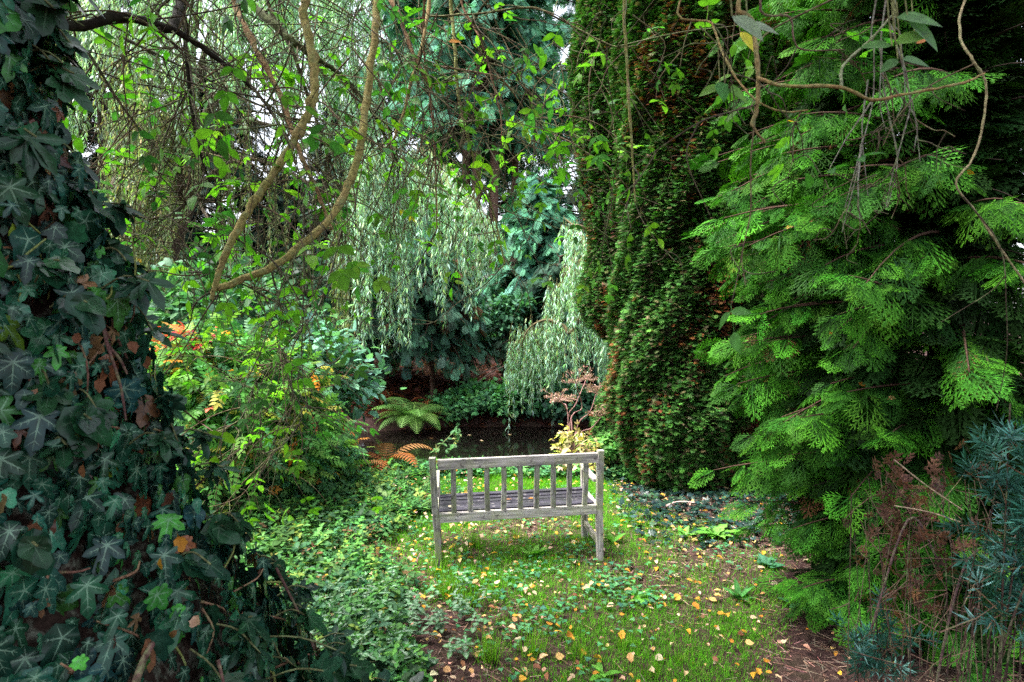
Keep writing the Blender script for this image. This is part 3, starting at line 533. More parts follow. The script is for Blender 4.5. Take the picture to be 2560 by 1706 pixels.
def willow_left():
    x, y = (415 - 1280) / F * 12.5, 12.5; z0 = float(gz(x, y)); t = thing('weeping_willow', 'big weeping willow with a dark leaning trunk, trailing pale strands left of the pond', 'tree', (x, y, z0))
    lf, st, wd = MB(), MB(), MB()
    tube(wd, spline([(x, y, z0 - .3), (x + .15, y, z0 + 1.2), (x - .05, y, z0 + 2.6), (x + .5, y, z0 + 4.3), (x + 1.3, y - .3, z0 + 6.5)]), [.30, .24, .22, .18, .10], (.07, .045, .035), 12, .08)
    # (top line in pixels with distance, strand count, length range, colours, spread)
    cl = [([(150, -120, 11), (350, -160, 10.5), (620, -200, 10.5)], 190, (1.4, 3.6), WCOL, .5),
          ([(560, -220, 10), (760, -240, 10), (940, -150, 10.5)], 330, (1.3, 3.1), WCOL3, .6),
          ([(600, -60, 11), (800, 60, 10.5), (960, 180, 10.5)], 260, (.7, 1.9), WCOL3, .5),
          ([(230, 250, 11.5), (330, 200, 11), (430, 230, 11)], 150, (1.6, 4.4), WCOL2, .5),
          ([(430, 200, 11), (560, 260, 11), (700, 330, 11)], 45, (.8, 2.2), WCOL2, .4),
          ([(280, 480, 10.5), (360, 460, 10.5), (430, 520, 10.5)], 70, (1.2, 2.4), WCOL2, .3),
          ([(700, 330, 11), (820, 330, 10.8), (930, 400, 10.6)], 36, (.4, 1.0), WCOL3, .4),
          ([(820, 500, 10.4), (870, 520, 10.4)], 30, (2.2, 3.6), WCOL2, .25),
          ([(520, 560, 10.5), (620, 600, 10.5)], 26, (.8, 1.8), WCOL, .3)]
    cl.append(([(70, -120, 11.5), (230, -80, 11), (400, -90, 11)], 150, (1.4, 3.8), WCOL, .4))
    for pl, n, (a, b), cc, sp_ in cl:
        tops = lin(pl, n, 9, (sp_ * .5, sp_, sp_ * .6)); strands(lf, st, tops, np.maximum(.4, rng.uniform(a * .5 + b * .5, b, n) * lin.f), 24, .12, cc)
        c = PP(pl); s = np.array((x + .3, y - .1, z0 + 4.2)); tube(wd, spline([s, s * .5 + c[0] * .5 + np.array((0, 0, .9)), c[0] + np.array((0, 0, .1)), *c[1:]], 6), [.10, .05, .03, .02], (.08, .06, .04), 6, .05)
    # cascade left of the conifer stems: a dome from (905,380) over (1010,370) to (1205,600)
    n = 560; dome = [(890, 440, 10.6), (940, 385, 10.2), (1010, 375, 10), (1080, 400, 10), (1140, 470, 10.2), (1195, 570, 10.4)]
    tops = lin(dome, n, 11, (.06, .35, .05)); c0 = P(1010, 420, 10.3); od = (tops - c0) * np.array((.25, .5, 0)) ; strands(lf, st, tops, np.clip((.8 + 1.5 * rng.random(n)) * lin.f ** 1.5 * 1.3 * np.interp(tops[:, 0], [P(1030, 400, 10.2)[0], P(1195, 570, 10.4)[0]], [1, .4]), .4, 3.4), 26, .11, WCOL3, .03, od)
    s = np.array((x + .6, y - .1, z0 + 4.6)); tube(wd, spline([s, P(700, 100, 11), P(900, 330, 10.5), P(1020, 385, 10.1), P(1150, 480, 10.2)]), [.09, .06, .04, .02, .01], (.09, .07, .04), 6)
    lf.build('leaves', M_will, t); st.build('hanging_twigs', M_twig, t); wd.build('trunk', M_bark, t)
def willow_right():
    x, y = 2.9, 12.6; z0 = float(gz(x, y)); t = thing('weeping_willow', 'smaller weeping willow whose pale strands cascade behind the columnar conifers to the pond', 'tree', (x, y, z0)); lf, st, wd = MB(), MB(), MB()
    tube(wd, spline([(x, y, z0 - .3), (x - .1, y, z0 + 1.5), (x - .5, y - .2, z0 + 3.4), (x - .9, y - .4, z0 + 4.6)]), [.2, .16, .1, .05], (.08, .05, .04), 10, .07)
    for dome, n, mean in (([(1385, 765, 11.2), (1410, 690, 11), (1450, 652, 10.8), (1490, 675, 10.6), (1530, 740, 10.6)], 260, 1.3), ([(1410, 545, 11.3), (1435, 565, 11.2), (1455, 600, 11)], 60, .7),
                          ([(1298, 880, 11.3), (1320, 825, 11.2), (1365, 800, 11.1), (1410, 815, 11), (1435, 850, 11)], 190, 1.15)):
        tops = lin(dome, n, 10, (.06, .3, .06)); c0 = PP(dome).mean(0); od = (tops - c0) * np.array((.14, .3, 0))
        strands(lf, st, tops, np.clip(mean * rng.uniform(.55, 1.3, n) * lin.f * 1.1, .3, 2.1), 28, .11, WCOL3, .03, od)
        c = PP(dome); s = np.array((x - .5, y - .2, z0 + 3.4)); tube(wd, spline([s, c[-1] + np.array((0, 0, .25)), *c[::-1][1:]], 5), [.06, .03, .012], (.16, .12, .06), 5)
    lf.build('leaves', M_will, t); st.build('hanging_twigs', M_twig, t); wd.build('trunk', M_bark, t)
willow_left(); willow_right()

# ---------------------------------------------------------------- shrubs
def shrub(name, label, cat, c, rad, n, tmpl, cols, size, mat=M_leaf, clumps=60, stems=14, group=None, up=.5, sig=.12, col2=1.3, stem_col=(.07, .045, .03), fill=.75, lift=.0):
    """leaf clumps over and inside an ellipsoid, carried on stems from the foot"""
    c = np.array(c, float); rad = np.array(rad, float); z0 = float(gz(c[0], c[1])); t = thing(name, label, cat, (c[0], c[1], z0), group); mb, wd = MB(), MB()
    u = unit(clumps); u[:, 2] = np.abs(u[:, 2]) * 1.1 - .25; ctr = c + u * rad * rng.uniform(fill, 1.02, (clumps, 1)) * (1 + .22 * ns(u[:, 0] * 2, u[:, 1] * 2 + u[:, 2] * 2, c[0]))[:, None]
    ctr[:, 2] = np.maximum(ctr[:, 2], gz(ctr[:, 0], ctr[:, 1]) + .08 + lift); k = rng.integers(0, clumps, n); off = rng.normal(0, 1, (n, 3)) * sig * np.array((1, 1, .6)); pos = ctr[k] + off
    pos[:, 2] = np.maximum(pos[:, 2], gz(pos[:, 0], pos[:, 1]) + .04)
    o = nrm((pos - c) / rad); d = o * .7 + rng.normal(0, .55, (n, 3)) + np.array((0, 0, -.15)); nn = np.array((0, 0, up)) + o * .6 + rng.normal(0, .35, (n, 3))
    tint = np.exp(rng.normal(0, .16, clumps))[k][:, None]; cc = cols(pos, n) if callable(cols) else pick(*cols, n, .2, .08); cc = cc * tint
    tp = tmpl if isinstance(tmpl, list) else [tmpl]; w = rng.integers(0, len(tp), n)
    for q, tt in enumerate(tp):
        s_ = w == q; scatter(mb, tt, pos[s_], frames(d[s_], nn[s_]), size * rng.uniform(.6, 1.25, s_.sum()), cc[s_], cc[s_] * col2)
    for q in range(clumps):
        if q % max(1, clumps // (stems * 3)) : continue
        f0 = np.array((c[0] + rng.normal(0, .12) * rad[0], c[1] + rng.normal(0, .12) * rad[1], 0)); f0[2] = gz(f0[0], f0[1]) - .05; e = ctr[q]
        tube(wd, spline([f0, f0 * .45 + e * .55 + np.array((0, 0, .15 * rad[2])), e], 5), [.012, .004], stem_col, 5)
    mb.build('leaves', mat, t); wd.build('stems', M_twig, t); return t
def berry_cols(pos, n):
    """autumn mahonia-like colouring: red top left, yellow flecks, green body"""
    base = pick([(.09, .25, .05), (.15, .33, .06), (.06, .18, .07), (.40, .40, .06)], [4, 3, 3, 1], n, .2)
    c = P(490, 850, 5.2); d = np.linalg.norm((pos - c) * np.array((1, .4, 1.4)), axis=1); red = rng.random(n) < np.exp(-(d / .18) ** 2) * .8
    base[red] = pick([(.52, .06, .05), (.55, .13, .04), (.46, .05, .08), (.5, .24, .06)], [3, 2, 1, 1], n, .15)[red]
    q = rng.random(n) < .03; base[q] = pick([(.65, .25, .03), (.6, .42, .06), (.55, .12, .08)], [2, 2, 1], n, .2)[q]; return base
def shrubs():
    fx = lambda px, d: (px - 1280) / F * d
    shrub('autumn_shrub', 'shrub of small pinnate leaves turning red and yellow at its top, beside the ivy', 'shrub', (fx(560, 5.2), 5.3, .85), (.80, .75, .95), 4200, PIN, berry_cols, .165, clumps=170, sig=.13, fill=.5, up=.9)
    shrub('autumn_shrub', 'low green shrub of pinnate leaves flecked with orange, between red topped shrub and bench', 'shrub', (fx(680, 5.7), 5.8, .42), (.66, .7, .58), 3000, PIN, ([(.11, .28, .10), (.075, .22, .11), (.18, .31, .07), (.5, .22, .05)], [4, 4, 2, .35]), .15, clumps=110, sig=.12, up=.9)
    shrub('hazel_shrub', 'blue green shrub of rounded toothed leaves leaning towards the pond', 'shrub', (fx(735, 7.0), 7.1, 1.0), (.85, .8, 1.0), 2300, [L_SERR, L_ROUND], ([(.14, .32, .21), (.19, .40, .28), (.09, .21, .14)], [3, 2, 2]), .135, clumps=110, sig=.17, up=1.2)
    shrub('hazel_shrub', 'dark leafy shrub behind the red topped shrub, under the forked branch', 'shrub', (fx(560, 7.4), 7.5, 1.5), (1.2, .9, 1.1), 2400, [L_OV, L_SERR], ([(.07, .18, .09), (.10, .23, .10), (.05, .13, .07)], [3, 2, 2]), .15, clumps=110, sig=.18, up=1.0)
    shrub('bramble_bank', 'low leafy plants spilling over the far bank to the water, middle of the pond', 'plant', (fx(1235, 11.7), 11.75, .08), (1.2, .6, .36), 3800, [L_SERR, L_ROUND, PIN3], ([(.075, .23, .09), (.11, .30, .10), (.05, .15, .07)], [3, 2, 2]), .12, clumps=130, sig=.12, up=1.2)
    shrub('bramble_bank', 'shaded leafy plants on the far bank beneath the right hand willow cascade', 'plant', (fx(1400, 11.6), 11.7, .05), (1.0, .6, .42), 2200, [L_SERR, L_ROUND], ([(.035, .11, .06), (.05, .15, .075), (.03, .08, .05)], [3, 2, 2]), .12, clumps=80, sig=.12, up=1.2)  # shade beneath the willow is put into the darker leaf colours
    shrub('laurel_shrub', 'mid green climbing shrub on the far bank between the drooping cypress and right willow', 'shrub', (fx(1275, 13.2), 13.3, 1.55), (.75, .6, .95), 1500, [L_OV, L_SERR], ([(.05, .14, .08), (.07, .19, .10), (.03, .09, .055)], [3, 2, 2]), .15, clumps=70, sig=.15, up=.8)
    G = 'dark laurels behind the pond'
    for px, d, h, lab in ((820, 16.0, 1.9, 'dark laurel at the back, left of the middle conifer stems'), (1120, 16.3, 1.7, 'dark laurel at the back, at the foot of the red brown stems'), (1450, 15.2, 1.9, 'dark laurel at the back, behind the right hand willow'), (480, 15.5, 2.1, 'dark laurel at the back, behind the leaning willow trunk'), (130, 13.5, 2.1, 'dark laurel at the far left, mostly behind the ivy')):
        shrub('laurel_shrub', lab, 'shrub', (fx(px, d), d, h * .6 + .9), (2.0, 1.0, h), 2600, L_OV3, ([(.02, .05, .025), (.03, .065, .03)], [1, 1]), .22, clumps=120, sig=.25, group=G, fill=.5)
    shrub('nettle_clump', 'fresh green nettle like clump at the foot of the column conifer, right of the bench', 'plant', (fx(1520, 6.9), 6.95, .18), (.22, .22, .34), 420, [L_SERR], ([(.10, .27, .06), (.14, .33, .08)], [1, 1]), .085, clumps=26, sig=.06, up=1.2)
shrubs()

# ---------------------------------------------------------------- ferns
def frond_t(pairs=22, e0=70, e1=-55, w=.27, gapy=.9):
    """frond: midrib along an arc that rises at e0 degrees and ends at e1, toothed comb of tapered pinnae on both sides"""
    v = []; fs = []; m = []; N_ = 60; el = np.radians(np.linspace(e0, e1, N_)); yy = np.concatenate(([0], np.cumsum(np.cos(el))[:-1])) / N_; zz = np.concatenate(([0], np.cumsum(np.sin(el))[:-1])) / N_
    def at(t): return np.array((0, np.interp(t * (N_ - 1), np.arange(N_), yy), np.interp(t * (N_ - 1), np.arange(N_), zz)))
    for i in range(pairs):
        t = .08 + .92 * (i + .5) / pairs; L = w * math.sin(math.pi * min(1, (t * .84 + .16))) ** .75 + .012; hw = .46 / pairs * gapy; p = at(t); a = np.interp(t * (N_ - 1), np.arange(N_), el); tg = np.array((0, math.cos(a), math.sin(a))); nn = np.array((0, -math.sin(a), math.cos(a)))
        for s in (-1, 1):
            sd = np.array((s, 0, 0)); k = len(v); q = lambda f, g, h: list(p + sd * L * f + tg * g - nn * h)
            v += [q(0, -hw, 0), q(0, hw, 0), q(.62, L * .2 + hw * .85, L * .10), q(1, L * .36, L * .24), q(.62, L * .2 - hw * .75, L * .10)]; m += [.3, .3, .1, 0, .1]; fs.append((k, k + 1, k + 2, k + 3, k + 4))
    k = len(v)
    for t in np.linspace(0, 1, 9): p = at(t); v += [[-.007, p[1], p[2] + .003], [.007, p[1], p[2] + .003]]; m += [1, 1]
    for q in range(8): fs.append((k + 2 * q, k + 2 * q + 1, k + 2 * q + 3, k + 2 * q + 2))
    return T(v, fs, m)
FR = [frond_t(22, 72, -50, .22, .46), frond_t(24, 62, -68, .2, .45), frond_t(20, 78, -30, .24, .48)]
DFR = [frond_t(17, 80, -60, .17, .62), frond_t(19, 75, -110, .15, .6)]
def fern(label, base, n, length, cols, col2, mat, name='fern', group=None, az=None, tmpl=FR, cat='fern'):
    t = thing(name, label, cat, tuple(base), group); mb = MB()
    for i in range(n):
        a = (i / n * 6.283 + rng.normal(0, .15)) if az is None else az[i]; d = np.array([(math.cos(a), math.sin(a), rng.uniform(-.05, .12))]); c = pick(*cols, 1, .12, .06)
        scatter(mb, tmpl[i % len(tmpl)], np.array([base]), frames(d, np.array([(0, 0, 1.)])), length * rng.uniform(.8, 1.12), c, c * np.array(col2))
    mb.build('fronds', mat, t); return t
def ferns():
    p = P0(1030, 1083); p[1] += .15; fern('large green fern with arching fronds at the left end of the pond', (P(1030, 1065, 10.7)[0], 10.75, WATER + .1), 21, 1.05, ([(.16, .33, .08), (.20, .40, .10), (.11, .25, .06)], [2, 1, 1]), (1.25, 1.2, 1.1), M_leaf)
    OR = ([(.42, .17, .05), (.50, .24, .09), (.33, .11, .035)], [2, 1, 1]); x, y = P(968, 1150, 6.9)[:2]
    fern('dead orange fern with curled fronds on the near left bank of the pond', (x, y, gz(x, y) + .03), 7, .78, OR, (.8, .7, .7), M_dry, 'dead_fern', 'dead ferns by the pond', az=[.4, 1.0, 1.9, 2.6, 3.2, 4.6, 5.6], tmpl=DFR)
    x, y = P(885, 1140, 6.6)[:2]; fern('smaller dead orange fern half hidden in the low shrub left of the pond', (x, y, gz(x, y)), 5, .5, OR, (.8, .7, .7), M_dry, 'dead_fern', 'dead ferns by the pond', tmpl=DFR)
    for px, py, d, l, lab in ((1160, 975, 12.3, .65, 'rust brown dead fern on the far bank above the leafy plants'), (1240, 950, 12.6, .7, 'rust brown dead fern on the far bank beside the right hand willow'), (960, 985, 12.2, .7, 'rust brown dead fern in shade above the large green fern'), (1080, 990, 12.0, .6, 'rust brown dead fern right of the large green fern')):
        x, y = P(px, py, d)[:2]; fern(lab, (x, y, gz(x, y)), 8, l, ([(.30, .09, .035), (.38, .13, .04), (.2, .06, .03)], [2, 1, 2]), (.8, .7, .7), M_dry, 'dead_fern', 'dead ferns by the pond', tmpl=DFR)
ferns()

def dried_umbel():
    b = P(1435, 1120, 7.3); z0 = float(gz(b[0], b[1])); t = thing('dried_umbel_plant', 'dried pinkish brown umbel plant standing at the pond edge behind the bench', 'plant', (b[0], b[1], z0)); st, hd = MB(), MB(); b = np.array((b[0], b[1], z0))
    for pts in ([(1420, 1060), (1440, 1010), (1465, 950)], [(1430, 1080), (1425, 1040), (1400, 1000)], [(1440, 1080), (1475, 1030), (1490, 985)], [(1445, 1100), (1480, 1070), (1505, 1040)], [(1425, 1060), (1455, 1020), (1440, 960)], [(1420, 1040), (1408, 1010), (1398, 1005)]):
        p = PP([(a, c, 7.3 + rng.normal(0, .12)) for a, c in pts]); tube(st, spline(np.vstack((b[None], p)), 5), [.011, .005], (.30, .15, .15), 5)
        for q in range(16):
            e = p[-1] + np.array((rng.normal(0, .10), rng.normal(0, .10), abs(rng.normal(.05, .05)))); tube(st, np.array([p[-1], e]), .0025, (.34, .2, .17), 3)
            n = 16; pos = e + rng.normal(0, .018, (n, 3)) * np.array((1, 1, .5)); scatter(hd, DARTW, pos, frames(unit(n), unit(n)), rng.uniform(.015, .03, n), pick([(.45, .26, .21), (.36, .2, .16), (.5, .34, .27)], [2, 1, 1], n, .15))
    st.build('stems', M_twig, t); hd.build('seed_heads', M_dry, t)
    b = P(1440, 1150, 6.9); shrub('pale_shrublet', 'small cream and lime leaved shrub just behind the right end of the bench', 'shrub', (b[0], b[1], .1), (.27, .24, .34), 250, [L_OV, PIN3], ([(.62, .50, .25), (.55, .52, .12), (.35, .46, .10), (.66, .45, .30)], [3, 2, 2, 2]), .10, clumps=40, sig=.06, up=1.0, stem_col=(.3, .16, .16))
    b = P(1130, 1160, 7.0); t = thing('trailing_plant', 'thin green trailing stem with paired leaves reaching over the water, left of the bench', 'plant', tuple(b)); mb, st = MB(), MB()
    for pts in ([(1085, 1130), (1110, 1105), (1130, 1085), (1142, 1080)], [(1120, 1135), (1140, 1100), (1150, 1082)]):
        p = spline(PP([(a, c, 6.9) for a, c in pts]), 6); tube(st, p, .004, (.2, .26, .1), 4); n = 24; i = rng.integers(0, len(p), n); d = unit(n); c = pick([(.14, .30, .12), (.5, .42, .2)], [4, 1], n, .2); scatter(mb, L_OV, p[i], frames(d, np.array((0, -.4, 1)) + rng.normal(0, .3, (n, 3))), rng.uniform(.05, .085, n), c)
    st.build('stem', M_twig, t); mb.build('leaves', M_leaf, t)
    t = thing('fallen_branches', 'bare fallen sticks lying across the brown far bank', 'stick', tuple(P(1180, 960, 12))); mb = MB()
    for pts in ([(1170, 965, 12), (1200, 972, 12), (1262, 968, 12)], [(1180, 968, 12), (1230, 930, 12.2), (1300, 900, 12.4)], [(1100, 1000, 11.8), (1130, 1010, 11.7)], [(1190, 940, 12.2), (1250, 910, 12.4)]): tube(mb, spline(PP(pts), 6), [.022, .008], (.16, .10, .08), 6, .08)
    mb.build('sticks', M_bark, t)
dried_umbel()
# ---------------------------------------------------------------- ivy covered tree with overhanging limbs
TX, TY = -1.36, 1.22
IZ = np.array([0, .15, .3, .6, .84, .95, 1.1, 1.21, 1.32, 1.53, 1.85, 2.1, 2.27, 2.6, 3.8]); IR = np.array([1.64, 1.44, 1.24, 1.01, .86, .79, .71, .65, .57, .51, .44, .36, .29, .28, .25])
def ivy_r(th, z): return np.interp(z, IZ, IR) * (1 + .06 * ns(np.cos(th) * 2.2, np.sin(th) * 2.2 + z * 1.3, 4.0, 1.2))
def ivy_hit(px, py, off=.02):
    """point on the ivy surface under a photo pixel"""
    z0 = float(gz(TX, TY)); p = P(px, py, 1.0)
    for d in np.arange(.6, 2.8, .01):
        p = P(px, py, d); x, y = p[0] - TX, p[1] - TY
        if math.hypot(x, y) < float(ivy_r(np.array(math.atan2(y, x)), np.array(p[2] - z0))) + off or p[2] < gz(p[0], p[1]) + .03: break
    return p
def ivy_tree():
    z0 = float(gz(TX, TY)); t = thing('ivy_clad_tree', 'ivy clad tree at the left edge with bare limbs and leafy twigs reaching overhead', 'tree', (TX, TY, z0))
    base_path = spline([(TX, TY, z0 - .2), (TX - .02, TY, z0 + 1.2), (TX + .03, TY + .02, z0 + 2.6), (TX + .1, TY + .12, z0 + 4.4)])
    mb = MB(); tube(mb, base_path, [.27, .22, .2, .17], (.09, .055, .04), 14, .06)
    # dark core shell added under the leaves so gaps between them look dark
    zz = np.array([0, .05, .12, .2, .3, .45, .6, .8, 1.0, 1.3, 1.6, 1.9, 2.2, 2.6, 3.0, 3.4, 3.8]); Z, TH = np.meshgrid(zz, np.arange(48) / 48 * 6.2832, indexing='ij'); RR = ivy_r(TH, Z) * (.84 + .03 * rng.normal(0, 1, Z.shape))
    X, Y = TX + np.cos(TH) * RR, TY + np.sin(TH) * RR; i, j = np.meshgrid(np.arange(len(zz) - 1), np.arange(48), indexing='ij'); j2 = (j + 1) % 48; f = np.stack((i * 48 + j, i * 48 + j2, (i + 1) * 48 + j2, (i + 1) * 48 + j), -1).reshape(-1, 4)
    mb.add(np.stack((X, Y, np.maximum(z0 + Z, gz(X, Y) - .05 + Z)), -1).reshape(-1, 3), f.ravel(), np.full(len(f), 4), (.026, .015, .011)); mb.build('trunk', M_bark, t)
    mb = MB(); br = MB(); stx = MB()
    def place(n, zlo, zhi, smin, smax, zp=1.0, deep=.10, cols=None):
        z = zlo + (zhi - zlo) * rng.random(n) ** zp; view = math.atan2(-TY, -TX); th = rng.uniform(view - .9, view + 2.75, n)
        r = ivy_r(th, z) * (1 - deep * rng.random(n)) + rng.uniform(0, .06, n) * rng.random(n); o = np.stack((np.cos(th), np.sin(th), np.zeros(n)), 1)
        pos = np.stack((TX + o[:, 0] * r, TY + o[:, 1] * r, z0 + z), 1); pos[:, 2] = np.maximum(pos[:, 2], gz(pos[:, 0], pos[:, 1]) + rng.uniform(.01, .08, n))
        slope = np.interp(z, [0, .3, .8, 1.5], [1.3, .8, .35, .15])[:, None]; nn = o + np.array((0, 0, 1)) * (slope + .3) + rng.normal(0, .55, (n, 3))
        tg = np.cross(o, (0, 0, 1)); d = np.array((0, 0, -1)) + tg * rng.normal(0, .55, (n, 1)) + o * (slope * .9) ; s = np.interp(z, [0, .5, 1.5, 3], [.85, .95, 1.0, 1.05]) * (smin + (smax - smin) * rng.random(n) ** 1.7)
        return pos, frames(d, nn), s, n
    for tt, n in zip(IVY, (3700, 3000, 2100, 2000)):
        pos, fr, s, n = place(n, 0, 3.7, .026, .078, 1.15); c = pick([(.011, .066, .038), (.018, .095, .048), (.009, .046, .036), (.035, .16, .024), (.16, .25, .02)], [5, 4, 4, 1.4, .08], n, .42, .1)
        dd_ = rng.random(n) < .07; c[dd_] = pick([(.16, .07, .035), (.10, .045, .03), (.24, .12, .06)], [2, 2, 1], n, .25)[dd_]
        scatter(mb, tt, pos, fr, s, c, c * .6 + np.where(dd_[:, None], .02, np.array((.17, .27, .19))))
    # petioles and creeping stems
    for k in range(420):
        z = rng.random() ** 1.3 * 3.2; th = math.atan2(-TY, -TX) + rng.uniform(-.6, 2.6); r = float(ivy_r(np.array(th), np.array(z))); o = np.array((math.cos(th), math.sin(th), 0)); b = np.array((TX, TY, z0 + z)) + o * r * rng.uniform(.86, 1.0); b[2] = max(b[2], gz(b[0], b[1]) + .02)
        e = b + np.array((0, 0, rng.normal(-.04, .10))) + np.cross(o, (0, 0, 1)) * rng.normal(0, .09) + o * rng.uniform(0, .06); m_ = (b + e) / 2 + o * .02; tube(stx, spline([b, m_, e], 3), [.0035, .0018], [(.13, .06, .045), (.16, .18, .05), (.2, .11, .07)][k % 3], 4)
    for px, d in (([(690, 1420), (760, 1560), (790, 1640)], 2.2), ([(250, 770), (268, 860), (300, 960), (315, 1050)], 1.12), ([(270, 865), (300, 900), (318, 935)], 1.12), ([(440, 1010), (490, 1050), (535, 1080)], 1.75), ([(335, 1720), (355, 1660), (380, 1610)], 1.45), ([(545, 1650), (555, 1690), (565, 1730)], 1.7)):
        tube(stx, spline(np.array([ivy_hit(a, b, .045) for a, b in px]), 6), [.0042, .0022] if px[0][0] != 335 else [.008, .006], (.10, .05, .045), 6, .05)
    # leafy ivy twigs standing out past the outline on the right
    for k in range(170):
        z = rng.choice([rng.uniform(.15, 1.1), rng.uniform(2.0, 2.8), rng.uniform(1.1, 2.0)], p=[.6, .25, .15]); th = math.atan2(2.0, .9) - 1.0 + rng.normal(0, .55); r = float(ivy_r(np.array(th), np.array(z))); o = np.array((math.cos(th), math.sin(th), 0)); b = np.array((TX, TY, z0 + z)) + o * r; e = b + o * rng.uniform(.03, .10 + .12 * (z < 1.0)) + np.array((0, 0, rng.normal(-.03, .05))); tube(stx, spline([b, (b + e) / 2 + np.array((0, 0, .02)), e], 3), .0025, (.09, .09, .04), 4)
        n = 4; tt = IVY[k % 4]; pos = b + (e - b) * rng.uniform(.5, 1, (n, 1)); c = pick([(.010, .045, .024), (.015, .06, .024)], [1, 1], n, .25); scatter(mb, tt, pos, frames(np.array((0, 0, -.7)) + rng.normal(0, .45, (n, 3)) + o * .6, o * .5 + np.array((0, -.3, .8)) + rng.normal(0, .3, (n, 3))), rng.uniform(.045, .085, n), c, c * .5 + np.array((.055, .10, .06)))
    mb.build('ivy_leaves', M_ivy, t); stx.build('ivy_stems', M_twig, t)

    # ---- limbs: pixel polylines with distance; each is carried back to the trunk above the frame
    TAN, OLV, BLK, RED, GRN = (.26, .17, .08), (.20, .18, .055), (.018, .014, .010), (.17, .08, .05), (.16, .17, .05)
    A = np.array((TX + .1, TY + .12, z0 + 4.2)); twig_seed = []; lv = MB(); tw = MB()
    def limb(pts, rad, col, col2=None, root=None, sides=8, twigs=6, name='limb', tl=(.25, .8)):
        p = PP(pts); q = p
        if root is not None: q = np.vstack(([root], p)) if np.ndim(root) == 1 else np.vstack((root, p))
        s = spline(q, 7); mbx = MB(); n = len(s); rr = .74 * np.interp(np.linspace(0, 1, n), np.linspace(0, 1, len(rad)), rad) * (1 + .06 * np.sin(np.arange(n) * 1.9) + .05 * rng.normal(0, 1, n) + .35 * (rng.random(n) < .06))
        s = s + np.vstack((np.zeros(3), rng.normal(0, 1, (n - 2, 3)) * np.minimum(.0025, rr[1:-1, None] * .16), np.zeros(3))); tube(mbx, s, rr, col, sides, .09, col2); o = mbx.build(name, M_twig if max(col) > .03 else M_dark, t)
        v = spline(p, 7); twig_seed.append((v, twigs, tl, col)); return o
    top1 = np.array((-1.0, 1.9, 3.9)); top2 = np.array((-.35, 2.45, 3.85)); top3 = np.array((.55, 2.3, 3.75)); top4 = np.array((1.15, 1.6, 3.5))
    mbx = MB(); tube(mbx, spline([A, top1, top2, top3, top4], 8), [.12, .09, .07, .05, .03], (.06, .045, .03), 10, .05); mbx.build('limb', M_bark, t)
    limb([(945, -80, 2.55), (940, 50, 2.5), (917, 250, 2.4), (893, 400, 2.3), (830, 540, 2.2), (700, 655, 2.1), (600, 702, 2.05), (543, 722, 2.0)], [.022, .021, .019, .017], OLV, TAN, top2, 10, 4)
    limb([(745, -80, 2.3), (760, 40, 2.3), (783, 160, 2.25), (780, 260, 2.2), (740, 345, 2.15), (680, 440, 2.1), (620, 530, 2.05), (570, 620, 2.0), (538, 715, 1.98), (528, 748, 1.97)], [.024, .022, .02, .018, .009], OLV, TAN, top1, 10, 4)
    limb([(575, -60, 2.6), (620, 80, 2.5), (700, 240, 2.45), (745, 370, 2.4), (790, 470, 2.4), (828, 572, 2.4)], [.020, .017, .012, .009], TAN, RED, top1, 8, 8)
    limb([(120, 30, 1.75), (300, 42, 1.9), (430, 75, 1.95), (520, 130, 2.0), (640, 230, 2.1), (720, 345, 2.15)], [.026, .020, .013, .006], BLK, None, np.array((TX + .1, TY + .1, 3.1)), 8, 16, tl=(.3, 1.0))
    limb([(455, -60, 2.2), (445, 30, 2.1), (428, 75, 1.97)], [.022, .02, .018], BLK, None, top1, 8, 3)
    limb([(590, -70, 3.0), (690, 65, 2.9), (765, 130, 2.9), (840, 180, 2.95), (930, 280, 3.1), (1000, 420, 3.3)], [.03, .026, .016, .008], (.05, .06, .018), BLK, top1, 8, 16, tl=(.4, 1.1))
    limb([(460, -60, 2.4), (465, 120, 2.4), (480, 280, 2.45), (500, 380, 2.5), (545, 520, 2.6)], [.016, .013, .009, .005], BLK, None, top1, 6, 14, tl=(.3, .9))
    limb([(680, -60, 3.0), (740, 150, 3.0), (800, 330, 3.1), (850, 480, 3.2), (865, 620, 3.2)], [.018, .014, .01, .005], (.06, .05, .02), BLK, top2, 6, 14, tl=(.3, .9))
    limb([(975, -60, 2.9), (1000, 45, 2.85), (1040, 150, 2.8), (1080, 222, 2.8)], [.017, .015, .012, .008], RED, TAN, top2, 8, 6)
    limb([(1078, -60, 2.9), (1060, 90, 2.85), (1030, 200, 2.8), (1008, 285, 2.8), (985, 348, 2.8)], [.013, .012, .011, .009], TAN, OLV, top2, 8, 6)
    limb([(1120, -60, 3.1), (1138, 130, 3.1), (1148, 250, 3.1), (1190, 420, 3.15), (1230, 520, 3.2), (1262, 660, 3.2)], [.016, .013, .01, .007], GRN, OLV, top2, 7, 10)
    limb([(1165, -60, 3.2), (1210, 120, 3.2), (1250, 280, 3.2), (1254, 360, 3.2)], [.010, .008, .005], RED, None, top3, 6, 9)
    limb([(1060, 100, 2.9), (1075, 240, 2.9), (1088, 390, 2.9), (1092, 575, 2.9)], [.009, .007, .004], RED, None, top2, 6, 6)
    limb([(1565, -60, 2.2), (1567, 150, 2.2), (1575, 300, 2.2), (1583, 420, 2.2), (1588, 508, 2.2)], [.0095, .008, .006, .004], GRN, RED, top3, 8, 4)
    limb([(1075, 42, 3.0), (1200, 35, 3.0), (1330, 20, 2.9), (1420, 60, 2.9), (1530, 115, 2.8), (1590, 116, 2.8)], [.008, .007, .006, .003], (.08, .07, .03), None, None, 6, 8)
